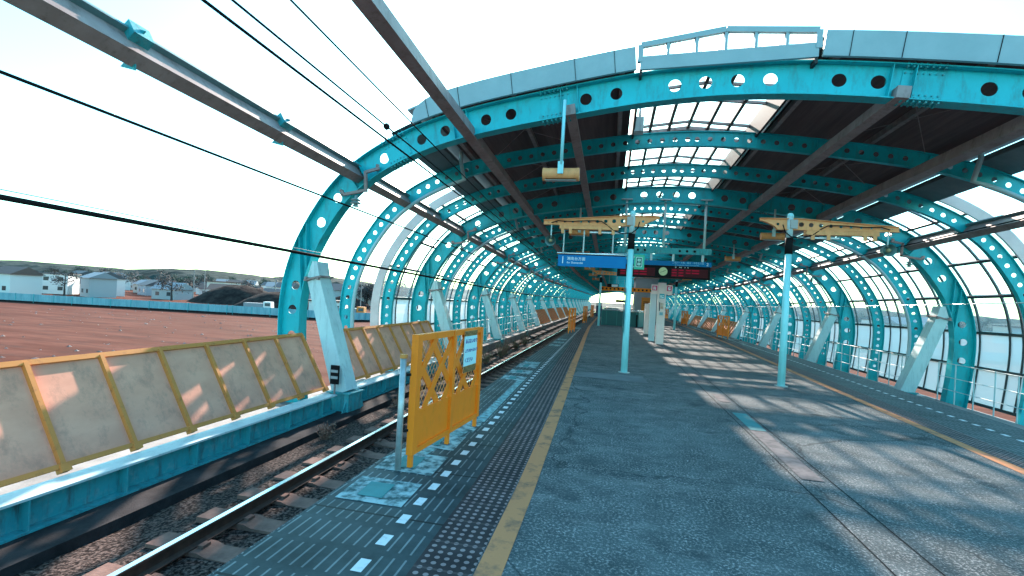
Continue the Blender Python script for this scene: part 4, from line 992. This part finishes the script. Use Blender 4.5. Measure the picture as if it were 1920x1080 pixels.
MB().box(-1.75, -1.15, 52, 52.5, 0, 1.15).build('body', mat('navy', (0.015, 0.03, 0.09), 0.5), r); MB().box(-1.75, -1.15, 51.99, 52.51, 1.15, 1.5).build('top', WHITEP, r)

# ------------------------------------------------------------------ marker board, pipes, overhead line
r = thing('track_marker', 'small black marker board with white bands at the foot of the nearest left brace', 'marker', (-5.98, 9.72, -0.75))
MB().box(-6.10, -5.90, 9.70, 9.74, -0.58, -0.16).build('board', BLACK, r)
for z in (-0.29, -0.43): MB().box(-6.085, -5.915, 9.692, 9.6985, z - 0.03, z + 0.03).build('band', mat('band_grey', (0.4, 0.39, 0.39), 0.7), r)
MB().bar((-6.0, 9.74, -0.81), (-6.0, 9.74, -0.2), 0.03, 0.03).build('post', GREYS, r)
def drain(mir, y, lab):
    t = MB(); pts = []
    for s in frange(s_of_z(-1.0), sx_(-6.3), 0.3):
        x, z = at(s, 0.50); pts.append(warp(mir * x, y - 0.22, z))
    x, z = at(sx_(-6.3), 0.0); pts.append(warp(mir * x * 0.995, y - 0.22, z + 0.02)); pts.append(warp(mir * (x + 0.02), y - 0.22, z + 0.3))
    t.tube(pts, 0.055, 10); o = tag(t.build('drain_pipe', mat('pipe_grey', (0.40, 0.47, 0.50), 0.45, col2=(0.46, 0.53, 0.56), scale=2), None, True), lab, 'pipe', 'grey drain pipes following the ribs')
for i, k in enumerate((1, 4, 7, 10)):
    drain(1, Y0 + STEP * k, 'grey drain pipe beside a left slim rib, %s from the near end' % ordinal(i))
    drain(-1, Y0 + STEP * k, 'grey drain pipe beside a right slim rib, %s from the near end' % ordinal(i))
def wire(name, lab, pts, r_, m=BLACK):
    o = MB(); o.tube(pts, r_, 6); return tag(o.build(name, m, None, True), lab, 'wire', 'overhead wires of the left track')
YW_ = [-3.0, Y0] + [Y0 + 8.07 * k for k in range(1, 14)]
def wz(z0, slope, y): return z0 + slope * (min(y, 30) - Y0)
wire('feeder_cable', 'thick black feeder cable crossing low in front of the nearest arch', [(-5.5, y, wz(2.12, -0.018, y)) for y in YW_], 0.030)
wire('feeder_strand', 'thin pale strand just above the thick black cable', [(-5.5, y, wz(2.19, -0.018, y)) for y in YW_], 0.006, GALV)
wire('catenary_wire', 'black wire carried by the insulators on the left', [(-5.81, y, wz(3.38, -0.012, y)) for y in YW_], 0.020)
wire('contact_wire', 'contact wire high over the left track, lowest of the pair', [(-3.45, y, wz(3.77, -0.02, y)) for y in YW_], 0.015)
wire('messenger_wire', 'messenger wire with a round dropper over the left track', [(-3.45, y, wz(3.96, -0.02, y)) for y in YW_], 0.012)
wire('signal_wire', 'thin wire nearest the roof edge over the left track', [(-3.0, y, wz(3.85, -0.05, y)) for y in YW_], 0.010)
wire('catenary_wire', 'bright wire strung along the right track at brace height', [(9.6, y, wz(2.2, -0.018, y)) for y in YW_], 0.012, STEEL)
wire('contact_wire', 'contact wire over the right track', [(7.98, y, wz(3.77, -0.02, y)) for y in YW_], 0.015)
r = thing('dropper', 'small black ball dropper between the two overhead wires', 'dropper', (-3.45, 6.6, 4.0))
MB().ball((-3.45, 6.6, wz(3.96, -0.02, 6.6)), 0.05).build('ball', BLACK, r, True); MB().bar((-3.45, 6.6, wz(3.96, -.02, 6.6)), (-3.45, 6.6, wz(3.77, -.02, 6.6)), 0.008, 0.008).build('link', BLACK, r)
def insul(mir, y, lab):
    f = lambda x, z: warp((mir * (x + 0.12 - AX)), y - 0.2, z)
    c = f(-5.93, 3.6)
    r = thing('insulator_bracket', lab, 'insulator', c, 'insulator brackets on the big arches')
    m = MB()
    for a, b_ in (((-5.38, 4.28), (-5.72, 4.20)), ((-5.72, 4.22), (-5.68, 3.76)), ((-5.66, 3.80), (-6.26, 3.70)), ((-6.26, 3.72), (-6.34, 3.80))): m.bar(f(*a), f(*b_), 0.06, 0.06, side=(0, 1, 0))
    m.bar(f(-5.42, 4.33), warp(mir * (-5.42 - AX), y, 4.33), 0.07, 0.09); m.bar(f(-6.30, 3.76), warp(mir * (-6.30 - AX), y, 3.76), 0.07, 0.09)
    m.build('bracket', GREYS, r)
    i_ = MB()
    for z, rr_ in ((3.64, 0.04), (3.60, 0.10), (3.57, 0.05), (3.53, 0.11), (3.50, 0.05), (3.46, 0.07)):
        a = f(-5.93, z); i_.tube([a, a + V(0, 0, -0.03)], rr_ * 0.8, 14, rr_ * 1.15)
    a = f(-5.93, 3.68); b_ = f(-5.93, 3.42); i_.tube([a, b_], 0.03, 10); i_.build('insulator', mat('porcelain_grey', (0.22, 0.30, 0.31), 0.3), r, True)
for i in range(0, 8):
    insul(1, Y0 + 8.07 * i, 'grey bracket with ribbed insulator on the left flank of the %s big arch' % ordinal(i)); insul(-1, Y0 + 8.07 * i, 'grey bracket with ribbed insulator on the right flank of the %s big arch' % ordinal(i))

# ------------------------------------------------------------------ weeds
def weed(x, y, z, h, cols, lab, n=60, spread=0.3):
    r = thing('weed', lab, 'weed', (x, y, z), 'weeds growing in the ballast')
    st = MB(); lf = MB()
    for i in range(n):
        a = random.uniform(0, 2 * PI); q = random.uniform(0.2, 1) * spread; hh = h * random.uniform(0.4, 1)
        p0 = V(x + random.uniform(-.06, .06), y + random.uniform(-.06, .06), z); p1 = V(x + math.cos(a) * q, y + math.sin(a) * q, z + hh)
        st.bar(p0, p1, 0.006, 0.006)
        for k in range(3):
            c = p0.lerp(p1, random.uniform(0.4, 1)); d = V(random.uniform(-1, 1), random.uniform(-1, 1), random.uniform(-.3, 1)).normalized(); e = d.orthogonal().normalized(); s = random.uniform(0.02, 0.05)
            lf.add([c - e * s * .4, c + d * s, c + e * s * .4, c - d * s], [(0, 1, 2, 3)])
    st.build('stems', cols[0], r); lf.build('leaves', cols[1], r)
DRY = mat('dry_stem', (0.20, 0.11, 0.08), 0.9); DRYL = mat('dry_leaf', (0.34, 0.19, 0.14), 0.9, col2=(0.22, 0.13, 0.1), scale=8); GRN = mat('weed_leaf', (0.10, 0.12, 0.045), 0.8, col2=(0.2, 0.17, 0.09), scale=6)
weed(-5.15, 8.15, -1.3, 0.34, (DRY, DRYL), 'dry brown weed in the gravel by the dark slab, nearest the view', 50, 0.2)
weed(-5.0, 10.9, -1.28, 0.3, (DRY, DRYL), 'dry brown tuft in the gravel behind the orange barrier', 40, 0.2)
for i, (x, y, h) in enumerate(((-5.05, 17.0, 0.5), (-5.0, 19.2, 0.6), (-4.9, 21.5, 0.75), (-5.1, 23.2, 0.9), (-5.0, 25.5, 0.6), (-5.0, 28.0, 0.7))):
    weed(x, y, -1.28, h, (DRY, GRN if i % 3 else DRYL), 'leafy weed clump between left rail and kerb, %s of six' % ordinal(i), 90, 0.4)

# ------------------------------------------------------------------ the town beyond the field
def hedge(y): return 0
# hoarding round the building site
def hoarding(pts, h, lab):
    r = thing('site_hoarding', lab, 'fence', (*pts[0], GZ), 'teal hoardings round the field')
    pn = MB(); ps = MB(); kb = MB()
    for (xa, ya), (xb, yb) in zip(pts, pts[1:]):
        L = math.hypot(xb - xa, yb - ya); n = int(L / 0.55); nx, ny = -(yb - ya) / L, (xb - xa) / L; fr = []
        for i in range(n + 1):
            t = i / n; o = 0.22 * (i % 2); px_, py_ = xa + (xb - xa) * t + nx * o, ya + (yb - ya) * t + ny * o
            fr.append([(px_, py_, GZ + 0.35), (px_, py_, GZ + h)])
            if i % 7 == 0: ps.box(px_ - 0.06, px_ + 0.06, py_ - 0.06, py_ + 0.06, GZ, GZ + h + 0.06)
        pn.sheet(fr); kb.bar((xa, ya, GZ + 0.15), (xb, yb, GZ + 0.15), 0.12, 0.4)
    pn.build('panels', HOARD, r); ps.build('posts', TEALD, r); kb.build('footing', BLACK, r)
hoarding([(-150, 66), (-73, 81), (-50, 84), (-44, 92), (-20, 112)], 1.75, 'long teal corrugated hoarding across the far side of the dirt field')
hoarding([(20, 110), (60, 96), (160, 90)], 1.75, 'teal corrugated hoarding beyond the right flank')
# soil heaps
def heap(x, y, rx, ry, h):
    m = MB(); rows = []
    for i in range(13):
        row = []
        for k in range(25):
            a = 2 * PI * k / 24; q = i / 12; f = (1 - q * q) ** 1.2 * h
            row.append(V(x + math.cos(a) * q * rx * (1 + .1 * math.sin(3 * a)), y + math.sin(a) * q * ry, GZ + f + (random.uniform(-.12, .12) * h * .3 if 0 < i < 12 and k < 24 else 0)))
        row[24] = row[0].copy(); rows.append(row)
    m.sheet(rows); return m.build('soil_heap', SOIL, None, True, kind='structure')
heap(-88, 113, 13, 9, 4.3); heap(-108, 122, 17, 10, 5.4); heap(-84, 140, 9, 7, 3.9)
# hills
HILL = mat('hill_woods', (0.022, 0.036, 0.035), 0.95, col2=(0.052, 0.068, 0.063), scale=0.06, lo=0.4, hi=0.62, spec=0.05)
def hills(pts, y, hmax, name='hills'):
    m = MB(); rows = []
    for j, (d, f) in enumerate(((0, 0), (12, 0.5), (30, 0.85), (60, 1.0), (140, 0.9), (260, 0.2))):
        row = []
        for i in range(401):
            x = -1000 + 2000 * i / 400; hh = hmax * (0.62 + 0.2 * math.sin(x * 0.011 + 1) + 0.18 * math.sin(x * 0.031 + 2.0)) * (0.25 + 0.75 * min(1.0, max(abs(x - 20) - 70, 0) / 90))
            row.append(V(x, y + d - abs(x) * 0.15 + 6 * math.sin(x * 0.02), GZ + hh * f + (random.uniform(-0.09, 0.09) * hh if j > 0 else 0)))
        rows.append(row)
    m.sheet(rows); m.build(name, HILL, None, kind='structure')
hills(None, 420, 16.5); hills(None, 640, 22)
WALLS = [mat('wall_white', (0.62, 0.62, 0.60), 0.8), mat('wall_grey', (0.36, 0.37, 0.38), 0.8), mat('wall_cream', (0.52, 0.46, 0.40), 0.8), mat('wall_blue_grey', (0.30, 0.36, 0.40), 0.8)]
ROOFS = [mat('roof_dark', (0.06, 0.062, 0.07), 0.7), mat('roof_brown', (0.11, 0.065, 0.055), 0.8), mat('roof_grey', (0.22, 0.23, 0.25), 0.7)]
WIN = mat('window_dark', (0.03, 0.045, 0.055), 0.15)
WN = ['white', 'grey', 'cream', 'blue-grey']; RN = ['dark', 'brown', 'grey']
def house(x, y, w, d, h, wi, ri, flat_, lab, rot=0.0):
    r = thing('house', lab, 'house', (x, y, GZ), 'houses of the town beyond the field')
    c, s = math.cos(rot), math.sin(rot)
    def P(u, v, z): return V(x + c * u - s * v, y + s * u + c * v, GZ + z)
    def bx(m, u0, u1, v0, v1, z0, z1): m.hexa([P(u0, v0, z0), P(u1, v0, z0), P(u1, v1, z0), P(u0, v1, z0), P(u0, v0, z1), P(u1, v0, z1), P(u1, v1, z1), P(u0, v1, z1)])
    m = MB(); bx(m, -w / 2, w / 2, -d / 2, d / 2, 0, h); m.build('wall', WALLS[wi], r)
    rf = MB()
    if flat_: bx(rf, -w / 2 - .35, w / 2 + .35, -d / 2 - .35, d / 2 + .35, h, h + .35)
    else:
        e = 0.5; hh = d * 0.28
        vs = [P(-w / 2 - e, -d / 2 - e, h), P(w / 2 + e, -d / 2 - e, h), P(w / 2 + e, d / 2 + e, h), P(-w / 2 - e, d / 2 + e, h), P(-w / 2 - e, 0, h + hh), P(w / 2 + e, 0, h + hh)]
        rf.add(vs, [(0, 1, 5, 4), (2, 3, 4, 5), (0, 4, 3), (1, 2, 5), (3, 2, 1, 0)])
    rf.build('roof', ROOFS[ri], r)
    nf = max(1, int(h / 2.8)); nw = max(1, int(w / 3))
    for i in range(nf):
        for k in range(nw):
            u = -w / 2 + w * (k + 0.5) / nw; z = 1.1 + i * 2.7; q = MB(); bx(q, u - 0.6, u + 0.6, -d / 2 - 0.03, -d / 2 - 0.003, z, z + 1.1); q.build('window', WIN, r)
house(-65.5, 102, 8.0, 6, 3.0, 0, 1, True, 'white house with wide brown flat roof just behind the hoarding, beside the brace', 0.45)
house(-92, 146, 9, 8, 5.4, 1, 0, False, 'grey house with dark gable roof seen past the nearest brace', 0.4)
spots = []
hn = 0
for (ang0, ang1, r0_, r1_, n) in ((27, 54, 172, 225, 30), (28, 56, 225, 300, 26), (20, 62, 175, 250, 12), (-42, -12, 140, 260, 14), (-6, 10, 300, 360, 4)):
    for i in range(n):
        for _ in range(30):
            a = math.radians(random.uniform(ang0, ang1)); rr_ = random.uniform(r0_, r1_); x, y = -math.sin(a) * rr_, math.cos(a) * rr_
            if all(math.hypot(x - p[0], y - p[1]) > 11.0 for p in spots): break
        else: continue
        spots.append((x, y)); big_ = random.random() < 0.18
        w = random.uniform(6, 9) * (1.3 if big_ else 1); d = random.uniform(6, 7.5); h = random.choice((3.0, 3.4, 5.2)) if not big_ else random.uniform(4.8, 6.0)
        wi = random.choice((0, 0, 0, 1, 2, 3)); ri = random.randrange(3)
        house(x, y, w, d, h, wi, ri, big_, '%s town house with %s %s roof, %s of the scattered far houses' % (WN[wi], RN[ri], 'flat' if big_ else 'gable', ordinal(hn)), random.uniform(-.5, .8)); hn += 1
# trees
BARK = mat('bark', (0.05, 0.04, 0.038), 0.9); BARE = mat('bare_twigs', (0.07, 0.06, 0.062), 0.9, col2=(0.11, 0.09, 0.085), scale=2); EVER = mat('evergreen', (0.03, 0.055, 0.045), 0.9, col2=(0.06, 0.095, 0.07), scale=2)
def tree_mesh(h, mtl, leafs, name, seed):
    random.seed(seed)
    tr_ = MB(); cr = MB(); tr_.tube([(0, 0, 0), (0.1, 0, h * .35), (0.05, 0.1, h * .75)], h * .035, 7, h * .01)
    tips = []
    for k in range(9):
        a = random.uniform(0, 2 * PI); b0 = V(0.07, 0.03, h * random.uniform(.3, .7)); e = b0 + V(math.cos(a), math.sin(a), random.uniform(.3, .9)) * h * random.uniform(.18, .32)
        tr_.tube([b0, (b0 + e) / 2 + V(0, 0, .03 * h), e], h * .012, 5, h * .004); tips.append(e)
    for i in range(leafs):
        c = random.choice(tips) + V(random.gauss(0, 1), random.gauss(0, 1), random.gauss(0, .8)) * h * .085
        d = V(random.uniform(-1, 1), random.uniform(-1, 1), random.uniform(-1, 1)).normalized(); e = d.orthogonal().normalized(); s = h * random.uniform(.012, .035)
        cr.add([c - e * s * .6, c + d * s, c + e * s * .6, c - d * s], [(0, 1, 2, 3)])
    return tr_, cr
protos = []
for i, (m_, n_) in enumerate(((BARE, 700), (EVER, 1100), (BARE, 600))):
    a, b_ = tree_mesh(8.0, m_, n_, 'tree', 50 + i)
    r = thing('tree', 'x', 'tree', (0, 0, 0), 'trees around the town'); a.build('trunk', BARK, r); b_.build('crown', m_, r); protos.append([r, False])
random.seed(11)
TN = ['bare purple-grey', 'dark evergreen', 'thin bare']
nt_ = 0
spt = [(-88 + 1.25 * i + random.uniform(-1, 1), 152 + random.uniform(-5, 5), random.choice((0, 0, 2)), random.uniform(0.85, 1.15) + 0.25 * (i > 8)) for i in range(16)]
for i in range(94):
    a = math.radians(random.uniform(26, 56) if i < 80 else random.uniform(-42, -12)); rr_ = random.uniform(165, 380); spt.append((-math.sin(a) * rr_, math.cos(a) * rr_, random.choice((0, 1, 1, 2)), random.uniform(.75, 1.2)))
for x, y, ty, sc in spt:
    if any(math.hypot(x - p[0], y - p[1]) < 4.5 for p in spots): continue
    if nt_ > 98: break
    lab = '%s tree, %s of the trees beyond the field' % (TN[ty], ordinal(nt_)); nt_ += 1
    if not protos[ty][1]: o = protos[ty][0]; o.location = (x, y, GZ); protos[ty][1] = True; o['label'] = lab; o.scale = (sc, sc, sc)
    else: o = dup(protos[ty][0], (x, y, GZ), lab, (sc, sc, sc))
    o.rotation_euler = (0, 0, random.uniform(0, 6))
# odds and ends on the building site
rb = MB()
for i in range(420):
    x = random.uniform(-95, -16); y = random.uniform(18, 80)
    if abs(x) < 16: continue
    r_ = random.uniform(0.05, 0.22); a = random.uniform(0, 6)
    pts = [V(x + r_ * random.uniform(.6, 1.3) * math.cos(a + k * 1.256), y + r_ * random.uniform(.6, 1.3) * math.sin(a + k * 1.256), GZ) for k in range(5)]; tp = V(x, y, GZ + r_ * random.uniform(.4, .8))
    rb.add(pts + [tp], [(k, (k + 1) % 5, 5) for k in range(5)])
tag(rb.build('rubble', mat('rubble_stone', (0.14, 0.10, 0.09), 0.95, col2=(0.30, 0.24, 0.22), scale=1.5, spec=0.05)), 'small stones and clods scattered over the red dirt field', 'rubble', None, 'stuff')
for i, (x, y, h) in enumerate(((-120, 118, 9), (-103, 131, 9.5), (-86, 120, 8.5), (-72, 128, 9), (-58, 120, 9), (-47, 132, 8.5), (-138, 140, 9.5))):
    r = thing('utility_pole', 'thin grey utility pole standing behind the teal hoarding, %s of seven' % ordinal(i), 'pole', (x, y, GZ), 'utility poles beyond the field')
    MB().tube([(x, y, GZ), (x, y, GZ + h)], 0.16, 8, 0.10).build('shaft', CONC, r)
    for z in (h - 0.5, h - 1.3): MB().bar((x - 0.9, y, GZ + z), (x + 0.9, y, GZ + z), 0.10, 0.10).build('crossarm', GREYS, r)
    MB().tube([(x + 0.3, y, GZ + h - 2.6), (x + 0.3, y, GZ + h - 1.8)], 0.22, 10).build('transformer', GREYS, r)
def truck(x, y, ang, cm, lab):
    r = thing('site_truck', lab, 'truck', (x, y, GZ), 'trucks on the building site'); c, s_ = math.cos(ang), math.sin(ang)
    def P(u, v, z): return V(x + c * u - s_ * v, y + s_ * u + c * v, GZ + z)
    def bx(u0, u1, v0, v1, z0, z1, k=0.0): return MB().hexa([P(u0, v0, z0), P(u1, v0, z0), P(u1, v1, z0), P(u0, v1, z0), P(u0, v0 + k, z1), P(u1 - k, v0 + k, z1), P(u1 - k, v1 - k, z1), P(u0, v1 - k, z1)])
    bx(1.2, 2.9, -1, 1, 0.55, 2.4, 0.12).build('cab', cm, r); bx(-2.9, 1.1, -1, 1, 0.85, 2.0).build('bed', ROOFS[2], r); bx(-2.9, 2.8, -0.8, 0.8, 0.45, 0.84).build('chassis', BLACK, r)
    bx(1.6, 2.7, -1.02, -0.97, 1.45, 2.1).build('window', WIN, r)
    for u in (-2.0, -0.9, 2.0):
        for v in (-0.95, 0.95): MB().tube([P(u, v - 0.13, 0.45), P(u, v + 0.13, 0.45)], 0.45, 14).build('wheel', BLACK, r)
truck(-77, 93, 0.3, WALLS[0], 'white cabbed site truck in front of the dark soil heap'); truck(-57, 98, 0.2, ORANGE, 'orange cabbed site truck behind the hoarding near the white hut')
